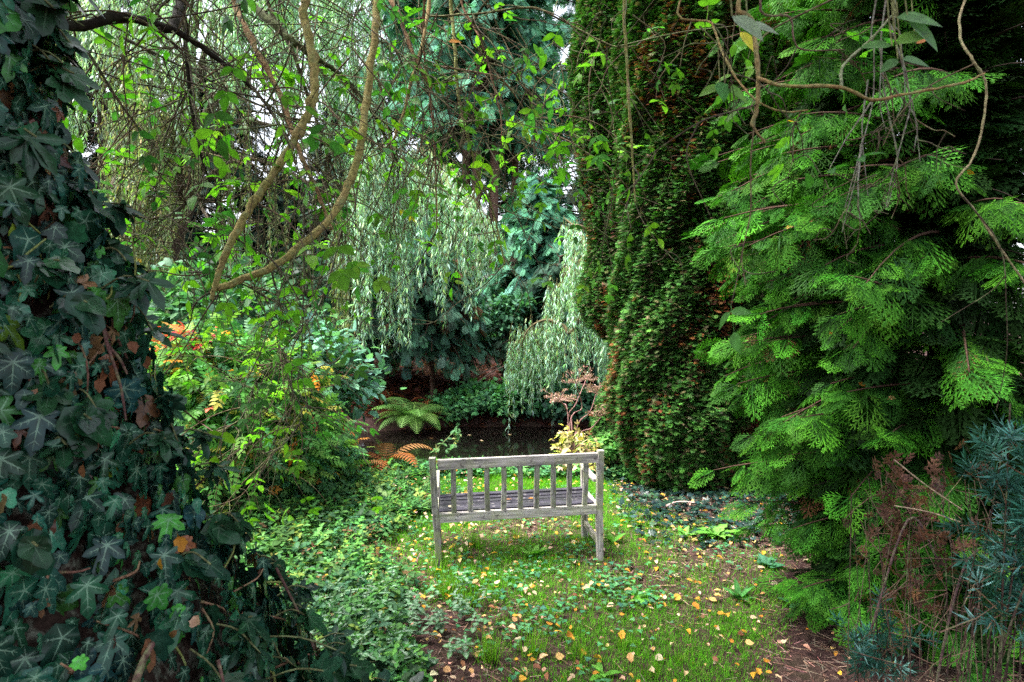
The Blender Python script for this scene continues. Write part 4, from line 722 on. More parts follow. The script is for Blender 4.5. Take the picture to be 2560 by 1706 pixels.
    limb([(1050, 160, 3.0), (1180, 180, 3.0), (1260, 205, 3.1), (1340, 310, 3.2), (1450, 370, 3.2), (1520, 440, 3.3)], [.008, .007, .005, .003], (.16, .10, .06), None, None, 6, 12)
    limb([(1180, 60, 3.1), (1290, 190, 3.2), (1360, 330, 3.3), (1410, 420, 3.3)], [.012, .009, .006, .003], (.05, .05, .025), BLK, top3, 6, 12)
    # low tangle on the left, over the autumn shrub
    for pts in ([(640, 560, 2.8), (700, 760, 3.0), (700, 860, 3.1), (705, 910, 3.1)], [(640, 960, 3.2), (600, 1050, 3.3), (540, 1080, 3.3)], [(640, 950, 3.2), (650, 1080, 3.3), (600, 1120, 3.3)], [(710, 880, 3.2), (725, 960, 3.2), (755, 1040, 3.2), (710, 1110, 3.2), (660, 1135, 3.2)], [(860, 560, 3.3), (800, 760, 3.3), (720, 860, 3.2), (640, 955, 3.2)], [(760, 480, 2.8), (760, 700, 2.9), (755, 900, 3.0), (770, 1030, 3.0)], [(470, 680, 2.6), (560, 690, 2.6), (700, 760, 2.8)], [(300, 90, 2.3), (480, 180, 2.5), (640, 260, 2.7), (800, 330, 3.0)], [(220, 130, 2.2), (330, 300, 2.4), (480, 480, 2.6), (600, 600, 2.8)], [(480, 500, 2.6), (380, 570, 2.5), (300, 640, 2.4)], [(1000, 180, 3), (900, 330, 3), (760, 420, 3), (640, 430, 2.9)]):
        limb(pts, [.008, .006, .0035], (.05, .038, .026), (.14, .15, .11), None, 5, 9, 'twig', (.2, .6))
    # right hand overhang
    PALE, BRN = (.30, .23, .14), (.22, .13, .06)
    limb([(1885, -80, 1.35), (1884, 60, 1.32), (1896, 200, 1.3), (1890, 280, 1.3), (1880, 312, 1.3), (1912, 357, 1.3)], [.0075, .007, .006, .003], (.15, .12, .05), BRN, top4, 8, 1)
    limb([(1893, 195, 1.3), (1960, 215, 1.25), (2100, 219, 1.2), (2180, 250, 1.2), (2260, 236, 1.2), (2400, 209, 1.2), (2462, 184, 1.22)], [.0055, .005, .004, .0025], BRN, GRN, None, 8, 0)
    limb([(2103, 216, 1.2), (2108, 165, 1.2), (2170, 105, 1.18), (2230, 40, 1.15)], [.004, .0035, .0025], (.22, .24, .15), None, None, 7, 0)
    limb([(1725, -40, 1.6), (1780, 60, 1.55), (1803, 125, 1.5), (1840, 195, 1.45), (1895, 255, 1.4), (1960, 280, 1.4), (2020, 276, 1.4)], [.0045, .004, .002], BRN, GRN, top4, 6, 4, tl=(.1, .25))
    limb([(2440, -60, 1.7), (2400, 80, 1.65), (2432, 150, 1.6), (2465, 215, 1.6), (2455, 320, 1.6), (2430, 400, 1.6), (2390, 460, 1.6), (2440, 530, 1.6), (2500, 620, 1.6), (2585, 740, 1.6)], [.0055, .0045, .004, .003], (.20, .17, .09), PALE, top4 + np.array((.5, 0, 0)), 7, 1)
    limb([(1915, -40, 1.7), (1975, 45, 1.7), (1985, 100, 1.7), (2010, 125, 1.7), (2110, 125, 1.7)], [.005, .004, .002], (.12, .07, .06), None, top4, 6, 2, tl=(.1, .25))
    ha = PP([(2175, -60, 1.6), (2235, -60, 1.6)]); hang = [[(2190, 0), (2185, 120), (2182, 250), (2150, 380), (2112, 520)], [(2200, 100), (2212, 240), (2240, 370), (2240, 430), (2218, 520)], [(2182, 250), (2120, 340), (2072, 425)], [(2225, 60), (2255, 160), (2285, 280), (2300, 405)], [(2170, 200), (2155, 330), (2170, 490)], [(2250, 120), (2275, 250), (2260, 330), (2230, 440), (2215, 520)], [(2160, 340), (2140, 440), (2105, 580)], [(2235, 220), (2290, 300), (2285, 380)], [(2152, 360), (2145, 470), (2150, 560)], [(2215, 0), (2205, 120), (2200, 260), (2215, 330)], [(2240, -20), (2250, 90), (2262, 230), (2240, 300)]]
    for k, pts in enumerate(hang):
        limb([(a, b, 1.6 + .03 * math.sin(k * 2.1)) for a, b in pts], [.0034, .0024, .0013], (.085, .065, .055), (.30, .32, .27), top4 if pts[0][1] <= 0 else None, 6, 1, 'lichened_twig', (.05, .16))
    # ---- side twigs and leaves
    CMP = [pinnate(1, .62, oval(.5, .1, .2, 4), .2, 62, .008), pinnate(2, .46, oval(.48, .1, .25, 4), .25, 60, .008), pinnate(2, .46, oval(.55, .14, .15, 5, .1, 0, .08), .15, 58, .008)]
    def leafset(e, d, n, size, palette):
        n = max(1, n // 3); c = pick(*palette, n, .25, .08); dd = d + rng.normal(0, .5, (n, 3)) + np.array((0, 0, -.2)); nn = np.array((0, -.1, 1)) + rng.normal(0, .45, (n, 3)); k = CMP[rng.integers(3)]
        scatter(lv, k, np.tile(e, (n, 1)), frames(dd, nn), size * 2.0 * rng.uniform(.65, 1.15, n), c, c * 1.25)
    def leafset_old(e, d, n, size, palette):
        c = pick(*palette, n, .18, .07); dd = d + rng.normal(0, .75, (n, 3)); pos = e + rng.normal(0, .02, (n, 3)); nn = np.array((0, -.15, 1)) + rng.normal(0, .45, (n, 3)); scatter(lv, L_OV if rng.random() < .6 else L_SERR, pos, frames(dd, nn), size * rng.uniform(.6, 1.15, n), c, c * 1.25)
    BRI = ([(.075, .22, .015), (.12, .28, .02), (.04, .14, .025), (.4, .34, .03)], [4, 4, 3, .08])
    nlim = 0
    for v, k, (lo, hi), col in twig_seed:
        depth0 = v[:, 1].mean(); px = v[:, 0] / depth0 * F + 1280; leafy = px.mean() < 1540
        for q in range(int(k * 2.2)):
            i = rng.integers(1, len(v)); b = v[i]; ax = nrm(v[i] - v[i - 1]); d = nrm(ax * .5 + rng.normal(0, .7, 3) * np.array((1, .7, .8)) + np.array((0, 0, -.12))); L = rng.uniform(lo, hi); pts = [b]; dd = d
            for s in range(4): dd = nrm(dd + rng.normal(0, .28, 3) + np.array((0, 0, -.08))); pts.append(pts[-1] + dd * L / 4)
            p = spline(pts, 4); tube(tw, p, [.0036, .0013] if leafy else [.002, .001], [(.05, .036, .025), (.09, .06, .035), (.10, .11, .05)][q % 3], 4, .08)
            for s in range(rng.integers(1, 4)):
                j = rng.integers(4, len(p)); d2 = nrm(dd + rng.normal(0, .8, 3)); l2 = L * rng.uniform(.2, .5); p2 = spline([p[j], p[j] + d2 * l2 * .5 + rng.normal(0, .02, 3), p[j] + d2 * l2 + np.array((0, 0, -.03))], 4); tube(tw, p2, [.002, .001], (.06, .045, .03), 3)
                if leafy and rng.random() < .24: leafset(p2[-1], d2, rng.integers(2, 5), .056, BRI)
                elif not leafy and px.mean() < 2000 and rng.random() < .25: leafset(p2[-1], d2, 2, .05, BRI)
            if leafy and rng.random() < .26: leafset(p[-1], dd, rng.integers(2, 6), .06, BRI)
    # long thin hanging twigs criss-crossing the upper left
    for q in range(110):
        a, b_ = rng.uniform(330, 1230), rng.uniform(-60, 420); d0 = rng.uniform(2.3, 3.3); ang = rng.normal(.15, .75); ln = rng.uniform(180, 620); ks = []; x_, y_ = a, b_
        for s in range(6): ks.append((x_, y_, d0)); ang += rng.normal(0, .16) - ang * .08; x_ += math.sin(ang) * ln / 5; y_ += math.cos(ang) * ln / 5; d0 += rng.normal(0, .06)
        p = spline(PP(ks), 5); tube(tw, p, [rng.uniform(.002, .0048), .0011], [(.045, .032, .024), (.09, .05, .03), (.07, .075, .035), (.14, .10, .06)][q % 4], 5, .06)
        for s in range(rng.integers(1, 5)):
            j = rng.integers(6, len(p)); d2 = nrm(p[j] - p[j - 3] + rng.normal(0, .06, 3)); e = p[j] + nrm(d2 + rng.normal(0, .6, 3)) * rng.uniform(.06, .3); tube(tw, np.array([p[j], (p[j] + e) / 2 + rng.normal(0, .012, 3), e]), [.0016, .0009], (.06, .045, .03), 3)
            if rng.random() < .3: leafset(e, d2, rng.integers(1, 4), .05, BRI)
    # leaf groups that can be read one by one in the photograph
    for px, py, d, n, s in ((560, 460, 2.2, 6, .085), (620, 455, 2.3, 3, .10), (580, 590, 2.3, 8, .09), (640, 630, 2.3, 6, .09), (540, 680, 2.3, 5, .10), (720, 700, 2.6, 6, .09), (1150, 270, 2.7, 5, .085), (1310, 180, 2.6, 4, .10), (1345, 320, 2.6, 6, .10), (1330, 260, 2.7, 7, .08), (1400, 260, 2.7, 6, .09), (1420, 300, 2.7, 5, .09), (1250, 260, 2.8, 5, .075), (1260, 370, 2.8, 6, .07), (1210, 395, 2.8, 5, .075), (1150, 370, 2.7, 3, .10), (1180, 430, 2.8, 3, .07), (1440, 180, 2.7, 4, .08), (1420, 200, 2.9, 6, .07), (1000, 400, 2.8, 7, .08), (1040, 410, 2.8, 5, .08), (880, 370, 2.6, 5, .10), (820, 340, 2.6, 5, .09), (990, 220, 2.8, 6, .07), (440, 130, 2.2, 5, .08), (340, 30, 2.2, 4, .09), (740, 190, 2.6, 6, .08), (740, 170, 2.6, 4, .08), (1430, 430, 2.9, 4, .06), (650, 790, 2.9, 6, .08), (720, 830, 2.9, 5, .08), (380, 430, 2.4, 6, .06), (260, 380, 2.4, 8, .06), (400, 250, 2.4, 7, .07), (300, 210, 2.3, 6, .07), (470, 380, 2.5, 5, .06), (1520, 345, 2.3, 6, .075), (1700, 170, 2.3, 8, .07), (1650, 160, 2.3, 6, .07), (1760, 90, 2.0, 5, .09), (1810, 215, 1.9, 3, .09), (1830, 100, 1.7, 4, .06), (1900, 170, 1.6, 3, .07), (1640, 250, 2.4, 4, .06)):
        e = P(px, py, d); leafset(e, rng.normal(0, .6, 3), n, s * .8, BRI)
        tube(tw, spline([e + np.array((rng.normal(0, .1), .05, .22)), e + np.array((.02, .02, .10)), e], 4), [.003, .0015], (.08, .06, .03), 4)
    for px, py, d, s, c, dr in ((1830, 40, .95, .07, (.22, .27, .20), (.5, -.3, -.5)), (1870, 65, .95, .06, (.24, .28, .22), (1, .1, -.05)), (2240, 45, .95, .075, (.10, .21, .07), (.9, -.2, -.15)), (2270, 55, .95, .07, (.09, .20, .07), (.9, -.2, -.8)), (2240, 110, .95, .06, (.14, .26, .06), (.8, -.1, .3)), (2230, 115, .95, .05, (.09, .2, .06), (-.8, .1, .1)), (2255, 150, 1.1, .06, (.08, .17, .06), (1, 0, -.1)), (2245, 148, 1.1, .04, (.07, .15, .06), (-.6, 0, -.4)), (1800, 205, 1.5, .07, (.07, .20, .06), (0, -.4, -.6)), (1812, 215, 1.5, .08, (.12, .25, .04), (.9, 0, -.5)), (1800, 215, 1.5, .06, (.12, .25, .04), (-.8, 0, -.3)), (1850, 80, 1.4, .06, (.6, .5, .05), (.5, -.2, -.7)), (1120, 105, 2.5, .06, (.62, .22, .02), (1, 0, .1)), (2290, 110, 1.2, .03, (.55, .2, .08), (.8, 0, .5))):
        scatter(lv, L_OV, P(px, py, d)[None], frames(np.array([dr], float), np.array([(0, -.75, .6)])), s, np.array([c])); tube(tw, spline([P(px, py, d) + np.array((0, .02, .12)), P(px, py, d) + np.array((0, .01, .05)), P(px, py, d)], 3), .0015, (.12, .12, .05), 4)
    tw.build('twigs', M_twig, t); lv.build('leaves', M_canopy, t)
    # unseen crown added above the frame to shade the ivy and near ground
    cr = MB(); n = 9000; k = rng.integers(0, 130, n); ctr = np.stack((rng.uniform(-3.6, 1.6, 130), rng.uniform(-2.5, 2.0, 130), rng.uniform(4.3, 7.0, 130)), 1); pos = ctr[k] + rng.normal(0, .32, (n, 3)); pos[:, 2] = np.maximum(pos[:, 2], 3.95 + .6 * np.maximum(0, pos[:, 1]))
    c = pick(*BRI, n, .2); scatter(cr, L_OV, pos, frames(rng.normal(0, 1, (n, 3)), np.array((0, 0, 1)) + rng.normal(0, .4, (n, 3))), .17, c * .7)
    for q in range(60): tube(cr, spline([A, (A + ctr[q]) / 2 + rng.normal(0, .2, 3), ctr[q]], 4), [.04, .008], (.05, .04, .025), 5)
    cr.build('crown', M_canopy, t)
ivy_tree()

# ---------------------------------------------------------------- right foreground: juniper, dead twigs
def star_t():
    v = []; fs = []; m = []
    for i in range(10):
        a = i * 2.4; el = .25 + .9 * (i / 10); d = np.array((math.cos(a) * math.cos(el), math.sin(el), math.sin(a) * math.cos(el))); s = np.cross(d, (0.1, .3, 1)); s /= np.linalg.norm(s); o = np.array((0, i * .06, 0)); k = len(v)
        v += [o, o + d * .45 + s * .06, o + d, o + d * .45 - s * .06]; m += [0, .5, 1, .5]; fs.append((k, k + 1, k + 2, k + 3))
    return T(v, fs, m)
STAR = star_t()
def juniper(label, base, tips, n, per, seed=0):
    t = thing('juniper_bush', label, 'shrub', tuple(base), 'blue junipers at the right edge'); mb, wd = MB(), MB(); base = np.array(base)
    for e in tips:
        e = np.array(e); p = spline([base + rng.normal(0, .05, 3) * np.array((1, 1, 0)), base * .4 + e * .6 + rng.normal(0, .05, 3) + np.array((0, 0, -.05)), e], 6); tube(wd, p, [.003, .0015], (.05, .03, .026), 6, .05)
        for q in range(n):
            j = rng.uniform(.85, 1) * (len(p) - 1); b = p[int(j)]; d = nrm(nrm(p[-1] - p[-4]) * .6 + rng.normal(0, .7, 3)); L = rng.uniform(.03, .10); p2 = np.array([b, b + d * L * .5 + rng.normal(0, .008, 3), b + d * L]); tube(wd, p2, [.0018, .001], (.12, .065, .04), 4)
            k = per; tt = rng.random((k, 1)) ** .7; pos = b + d * L * tt + rng.normal(0, .008, (k, 3)); c = pick([(.022, .085, .062), (.04, .125, .10), (.015, .055, .035), (.12, .26, .24)], [3, 3, 3, 1], k, .15, .06); scatter(mb, STAR, pos, frames(d + rng.normal(0, .35, (k, 3)), unit(k)), rng.uniform(.026, .042, k), c, c * 1.8)
    mb.build('needles', M_conif, t); wd.build('stems', M_twig, t)
def right_foreground():
    b = P(2400, 1900, 1.35); b[2] = gz(b[0], b[1]); rb = b.copy()
    tips = [P(q[0] + 85, q[1], q[2]) for q in ((2440, 1010, 1.35), (2500, 1060, 1.3), (2550, 990, 1.35), (2420, 1130, 1.4), (2540, 1160, 1.3), (2440, 1250, 1.35), (2500, 1290, 1.3), (2560, 1250, 1.25), (2425, 1340, 1.35), (2470, 1390, 1.35), (2540, 1380, 1.3), (2580, 1110, 1.3), (2490, 1180, 1.35), (2520, 1330, 1.35))]
    juniper('blue green juniper bush at the right edge, standing in front of the cypress', rb, tips, 6, 5)
    b2 = P(2235, 1800, 1.65); b2[2] = gz(b2[0], b2[1])
    juniper('small low blue juniper sprig near the bottom right corner', b2, [P(2140, 1560, 1.6), P(2190, 1530, 1.62), P(2225, 1570, 1.6), P(2205, 1620, 1.58)], 5, 5)
    t = thing('dead_shrub', 'dead shrub with bare brown stems and rusty withered foliage beside the blue junipers', 'shrub', tuple(b2)); wd, mb = MB(), MB()
    for k in range(46):
        x0, x1 = rng.uniform(2150, 2600), rng.uniform(-90, 120); d = rng.uniform(1.4, 1.9); b = P(x0, 1800, d); b[2] = gz(b[0], b[1]) - .02; e = P(x0 + x1, rng.uniform(1180, 1560), d + rng.normal(0, .1)); m1 = b * .5 + e * .5 + rng.normal(0, .05, 3); p = spline([b, m1, e], 6); tube(wd, p, [rng.uniform(.0014, .0034), .0009], [(.075, .04, .034), (.05, .03, .027), (.12, .075, .06)][k % 3], 5, .08)
        for q in range(4): j = rng.integers(4, len(p)); e2 = p[j] + rng.normal(0, .07, 3) + np.array((0, 0, .05)); tube(wd, np.array([p[j], (p[j] + e2) / 2 + rng.normal(0, .008, 3), e2]), [.0018, .0008], (.14, .08, .06), 3)
    for px in ([(2115, 1760, 1.6), (2170, 1600, 1.6), (2270, 1300, 1.62), (2345, 1400, 1.6)], [(2330, 1770, 1.5), (2370, 1560, 1.5), (2410, 1420, 1.5), (2445, 1375, 1.5)], [(2235, 1150, 1.6), (2310, 1210, 1.6), (2405, 1275, 1.55)], [(2235, 1265, 1.6), (2320, 1280, 1.6), (2400, 1305, 1.55)]):
        pale = px[0][1] < 1300; tube(wd, spline(PP(px), 6), [.0035, .0028] if not pale else [.0022, .0018], (.085, .05, .05) if not pale else (.30, .22, .15), 6, .06)
    for px, py, d, n in ((2230, 1190, 1.7, 26), (2270, 1240, 1.7, 30), (2230, 1290, 1.7, 34), (2290, 1330, 1.65, 34), (2250, 1370, 1.65, 44), (2310, 1390, 1.65, 30), (2240, 1430, 1.65, 30), (2300, 1500, 1.65, 26), (2330, 1210, 1.7, 18), (2400, 1200, 1.6, 14), (2380, 1330, 1.6, 14), (2200, 1310, 1.7, 16)):
        n = n // 2; e = P(px, py, d); c = pick([(.10, .045, .03), (.065, .03, .022), (.15, .07, .042)], [2, 2, 1], n, .2, .06); pos = e + rng.normal(0, .036, (n, 3)); scatter(mb, SPRAYT, pos, frames(rng.normal(0, .6, (n, 3)) + np.array((.2, -.1, .5)), unit(n)), rng.uniform(.03, .06, n), c, c * 1.3)
        for q in range(5): tube(wd, np.array([e + np.array((rng.normal(0, .03), 0, -.07)), e + rng.normal(0, .03, 3)]), .0012, (.14, .08, .06), 3)
    wd.build('stems', M_twig, t); mb.build('withered_foliage', M_dry, t)
right_foreground()
# ---------------------------------------------------------------- ground cover
def px_of(x, y):
    z = gz(x, y); d = y * cp - (z - CAMZ) * sp; u = y * sp + (z - CAMZ) * cp; return 1280 + x / d * F, 853 - u / d * F
def cand(n, x0, x1, y0, y1, pw=1.0):
    y = y0 + (y1 - y0) * rng.random(n) ** pw; x = rng.uniform(x0, x1, n); return x, y
def covers():
    def mask_grass(x, y):
        px, py = px_of(x, y); g = .50 + .46 * ns(x, y, 2.0, 1.7) + .25 * ns(x, y, 6.0, 4.5)
        g += .75 * np.exp(-((px - 1250) / 330) ** 2 - ((py - 1235) / 75) ** 2)            # bright sward beyond the bench
        g += .5 * np.exp(-((px - 1750) / 230) ** 2 - ((py - 1640) / 110) ** 2) + .3 * np.exp(-((px - 1480) / 300) ** 2 - ((py - 1560) / 150) ** 2)
        g -= .9 * np.exp(-((px - 1090) / 150) ** 2 - ((py - 1570) / 75) ** 2) + .5 * np.exp(-((px - 1330) / 90) ** 2 - ((py - 1635) / 40) ** 2)
        g -= 1.0 * sst(1480, 1640, px) * sst(1330, 1240, py); g -= .3 * sst(1600, 1780, px) * sst(1560, 1400, py) + .9 * sst(1880, 2050, px) + .35 * np.exp(-((px - 1260) / 140) ** 2 - ((py - 1310) / 25) ** 2)
        g -= 1.2 * sst(960, 840, px - (py - 1200) * .05); return np.clip(g, 0, 1.15)
    blade = T([(-.5, 0, 0), (.5, 0, 0), (.42, .45, .03), (-.42, .45, .03), (.28, .8, .16), (-.28, .8, .16), (0, 1, .34)], [(0, 1, 2, 3), (3, 2, 4, 5), (5, 4, 6)], [.9, .9, .3, .3, 0, 0, 0])
    mb = MB()
    x, y = cand(380000, -2.3, 2.6, 2.35, 7.4, 1.0); g = mask_grass(x, y); k = rng.random(len(x)) < g * 1.0; x, y, g = x[k], y[k], g[k]; n = len(x)
    h = rng.gamma(3.5, .0085, n) * (.6 + .6 * g) * (.62 + .38 * sst(3.1, 4.2, y)) + .01; pos = np.stack((x, y, gz(x, y) - .004), 1); az = rng.uniform(0, 6.283, n); lean = rng.uniform(.3, 2.4, n)
    d = np.stack((np.cos(az) * lean, np.sin(az) * lean, np.ones(n)), 1); c = pick([(.14, .46, .02), (.19, .53, .03), (.10, .35, .02), (.32, .36, .10)], [4, 4, 2, .7], n, .2, .08)
    scatter(mb, blade, pos, frames(d, np.stack((-np.cos(az), -np.sin(az), lean), 1)), np.stack((rng.uniform(.0020, .0036, n), h, h), 1), c, c * .55 + np.array((.03, .03, .01)))
    # coarse tufts
    for px, py, m_, hh in ((1120, 1490, 90, .17), (1160, 1520, 60, .14), (1330, 1640, 70, .15), (1220, 1655, 80, .16), (1440, 1650, 60, .12), (1560, 1620, 40, .09), (1190, 1370, 60, .12), (1290, 1350, 40, .14), (1700, 1660, 40, .09), (1630, 1690, 40, .09), (1960, 1510, 40, .10), (1780, 1430, 40, .1), (1360, 1330, 30, .1), (1090, 1440, 45, .15)):
        p = P0(px, py); az = rng.uniform(0, 6.283, m_); lean = rng.uniform(.2, 1.3, m_); d = np.stack((np.cos(az) * lean, np.sin(az) * lean, np.ones(m_)), 1); pos = p + rng.normal(0, .03, (m_, 3)) * np.array((1, 1, 0)); h = hh * rng.uniform(.5, 1.2, m_)
        c = pick([(.15, .36, .02), (.22, .44, .04)], [1, 1], m_, .18); scatter(mb, blade, pos, frames(d, np.stack((-np.cos(az), -np.sin(az), lean), 1)), np.stack((rng.uniform(.004, .006, m_), h, h), 1), c, c * .6)
    tag(mb.build('grass', M_grass), 'short bright grass growing unevenly round the bench', 'grass', kind='stuff')

    # left ground cover: paired leafy sprigs, thick towards the shrubs
    sprig = []
    for h, s in ((.25, .55), (.6, .5), (.9, .36)):
        for a in (0, math.pi): b = a + (1.57 if h == .6 else 0); sprig.append((oval(.62, .08, .22, 3), (0, 0, h), (math.cos(b), math.sin(b), .12), (0, 0, 1), s))
    sprig.append((oval(.6, .05, .1, 2), (0, 0, .95), (.4, .2, .9), (0, -1, .5), .22)); SPRIG = join(sprig)
    def mask_left(x, y):
        px, py = px_of(x, y); e = 1030 + 110 * ns(x, y, 1.2, 1.4) + np.interp(py, [1130, 1200, 1300, 1450, 1706], [150, 20, -30, -60, -20]); g = sst(e + 110, e - 60, px); g *= np.where(px < 1080, 1, .6); g *= 1 - .85 * np.exp(-((px - 1080) / 140) ** 2 - ((py - 1565) / 65) ** 2)
        return g
    mb = MB(); x, y = cand(34000, -4.3, .2, 2.5, 7.5); g = mask_left(x, y); ok = (rng.random(len(x)) < g) & (np.hypot(x - TX, y - TY) > 1.35); x, y = x[ok], y[ok]; n = len(x)
    near = sst(4.6, 3.4, y); z = gz(x, y); hgt = rng.gamma(4, .0135, n) + .02 * (1 + 1.2 * sst(-1.2, -2.6, x)); pos = np.stack((x, y, z + rng.uniform(-.02, .05, n) * (1 + 2 * sst(-1.2, -2.4, x))), 1); az = rng.uniform(0, 6.283, n)
    d = np.stack((np.cos(az), np.sin(az), rng.normal(0, .2, n)), 1); c = pick([(.065, .18, .05), (.10, .25, .06), (.045, .12, .05), (.17, .25, .05), (.16, .10, .05)], [3, 3, 3, 1, .3], n, .3, .1); scatter(mb, SPRIG, pos, frames(d, np.array((0, 0, 1)) + rng.normal(0, .3, (n, 3))), hgt * 1.1, c, c * 1.3)
    tag(mb.build('ground_cover', M_leaf), 'low leafy ground cover spreading left of the bench', 'ground cover', kind='stuff')
    # silver splashed dead nettle near the bottom edge
    mb = MB(); n = 230; P_ = [P0(rng.normal(905, 105), rng.uniform(1480, 1715)) for _ in range(n)]; pos = np.array(P_) + np.array((0, 0, .03)) + rng.normal(0, .012, (n, 3)); az = rng.uniform(0, 6.283, n); d = np.stack((np.cos(az), np.sin(az), np.zeros(n)), 1); c = pick([(.06, .19, .07), (.09, .24, .08)], [1, 1], n, .15)
    scatter(mb, SPRIG, pos, frames(d, np.array((0, 0, 1)) + rng.normal(0, .2, (n, 3))), rng.uniform(.08, .12, n), c, np.tile((.42, .52, .42), (n, 1)))
    tag(mb.build('dead_nettle', M_leaf), 'silver splashed dead nettle leaves at the bottom edge, right of the ivy', 'ground cover', kind='stuff')

    # clover, creeping weeds in the lawn
    LF = oval(.95, .05, .1, 3, -.35); clover = join([(LF, (0, 0, 1), (math.cos(a), math.sin(a), .05), (0, 0, 1), .62) for a in (0, 2.09, 4.19)] + [(T([(-.02, 0, 0), (.02, 0, 0), (0, 1, 0)], [(0, 1, 2)]), (0, 0, 0), (0, 0, 1), (0, -1, 0), 1)])
    mb = MB(); x, y = cand(16000, -1.5, 2.3, 2.4, 6.2); px, py = px_of(x, y); q = np.exp(-((px - 1230) / 200) ** 2 - ((py - 1520) / 110) ** 2) + np.exp(-((px - 1560) / 120) ** 2 - ((py - 1490) / 55) ** 2) * 1.4 + .5 * np.exp(-((px - 1820) / 120) ** 2 - ((py - 1380) / 70) ** 2) + .22 * (px < 1600) + .5 * np.exp(-((px - 1400) / 100) ** 2 - ((py - 1420) / 60) ** 2)
    q *= 1 - .7 * np.exp(-((px - 1080) / 140) ** 2 - ((py - 1565) / 65) ** 2); k = rng.random(len(x)) < q * (.35 + .5 * ns(x, y, 8, 3.5)); x, y = x[k], y[k]; n = len(x); s = rng.uniform(.022, .042, n); pos = np.stack((x, y, gz(x, y) + .004), 1); az = rng.uniform(0, 6.283, n); d = np.stack((np.cos(az), np.sin(az), rng.normal(0, .15, n)), 1); c = pick([(.07, .24, .09), (.10, .29, .11), (.05, .17, .09)], [2, 2, 1], n, .15)
    scatter(mb, clover, pos, frames(d, np.array((0, 0, 1)) + rng.normal(0, .2, (n, 3))), s, c, c * 1.3); tag(mb.build('clover', M_leaf), 'patches of blue green clover among the grass', 'ground cover', kind='stuff')
    # dark ivy carpet under the columnar conifers
    mb = MB(); n = 2600; x, y = cand(n, 1.0, 3.0, 4.3, 6.6); px, py = px_of(x, y); k = rng.random(n) < sst(1480, 1640, px) * sst(1400, 1290, py + (px - 1700) * -.15) ; x, y = x[k], y[k]; n = len(x); pos = np.stack((x, y, gz(x, y) + rng.uniform(.01, .06, n)), 1); c = pick([(.015, .04, .035), (.025, .06, .04), (.05, .12, .05)], [3, 2, .6], n, .2)
    for q in range(2): s_ = np.arange(n) % 2 == q; scatter(mb, IVY[q], pos[s_], frames(rng.normal(0, 1, (s_.sum(), 3)) * np.array((1, 1, .2)), np.array((0, 0, 1)) + rng.normal(0, .45, (s_.sum(), 3))), rng.uniform(.035, .06, s_.sum()), c[s_], c[s_] * 1.5)
    tag(mb.build('ivy_carpet', M_ivy), 'dark ivy carpeting the ground under the columnar conifers', 'ground cover', kind='stuff')
    # loose ivy running out over the ground from the ivy clad tree
    mb = MB(); n = 1700; Q = np.array([P0(rng.uniform(620, 1010), rng.uniform(1420, 1715)) for _ in range(n)]); px, py = px_of(Q[:, 0], Q[:, 1]); k = rng.random(n) < sst(1090, 830, px + (1706 - py) * .5); Q = Q[k]; n = len(Q); c = pick([(.016, .085, .048), (.026, .12, .058), (.05, .19, .035)], [3, 3, 1], n, .3)
    for q in range(4): s_ = np.arange(n) % 4 == q; scatter(mb, IVY[q], Q[s_] + np.array((0, 0, .05)) + rng.normal(0, .02, (s_.sum(), 3)), frames(rng.normal(0, 1, (s_.sum(), 3)) * np.array((1, 1, .2)), np.array((0, -.2, 1)) + rng.normal(0, .4, (s_.sum(), 3))), rng.uniform(.03, .065, s_.sum()), c[s_], c[s_] * .6 + np.array((.12, .2, .13)))
    tag(mb.build('creeping_ivy', M_ivy), 'loose ivy creeping over the ground at the bottom, right of the ivy clad tree', 'ground cover', kind='stuff')
    # twig litter and mulch chips on bare soil
    mb = MB(); x, y = cand(26000, -1.6, 3.4, 2.35, 7.0); px, py = px_of(x, y); k = rng.random(len(x)) < np.clip(.85 - mask_grass(x, y) * .8, .05, 1) * (px > 880); x, y = x[k], y[k]; n = len(x); az = rng.uniform(0, 6.283, n); d = np.stack((np.cos(az), np.sin(az), rng.normal(0, .12, n)), 1)
    stick = T([(-.5, 0, 0), (.5, 0, 0), (.4, 1, .01), (-.4, 1, .01), (0, 0, .6), (0, 1, .6)], [(0, 4, 5, 3), (4, 1, 2, 5)]); c = pick([(.14, .075, .06), (.22, .14, .10), (.07, .038, .03), (.28, .16, .12)], [3, 2, 3, 1], n, .25, .08)
    L = rng.gamma(2.5, .018, n) + .015; scatter(mb, stick, np.stack((x, y, gz(x, y) + .004), 1), frames(d, np.array((0, 0, 1)) + rng.normal(0, .1, (n, 3))), np.stack((rng.uniform(.002, .006, n), L, np.full(n, .004)), 1), c); tag(mb.build('twig_litter', M_bark), 'brown twig and bark litter on the bare soil', 'litter', kind='stuff')
    # rusty needle litter on the far bank
    mb = MB(); x, y = cand(7000, -4.5, 3.2, 11.0, 15); n = len(x); c = pick([(.11, .034, .02), (.16, .05, .022), (.06, .02, .014)], [2, 1, 2], n, .25); scatter(mb, SPRAYF, np.stack((x, y, gz(x, y) + .03), 1), frames(rng.normal(0, 1, (n, 3)) * np.array((1, 1, .3)), np.array((0, 0, 1)) + rng.normal(0, .4, (n, 3))), rng.uniform(.10, .22, n), c); tag(mb.build('needle_litter', M_dry), 'rust brown fallen conifer litter covering the far bank', 'litter', kind='stuff')
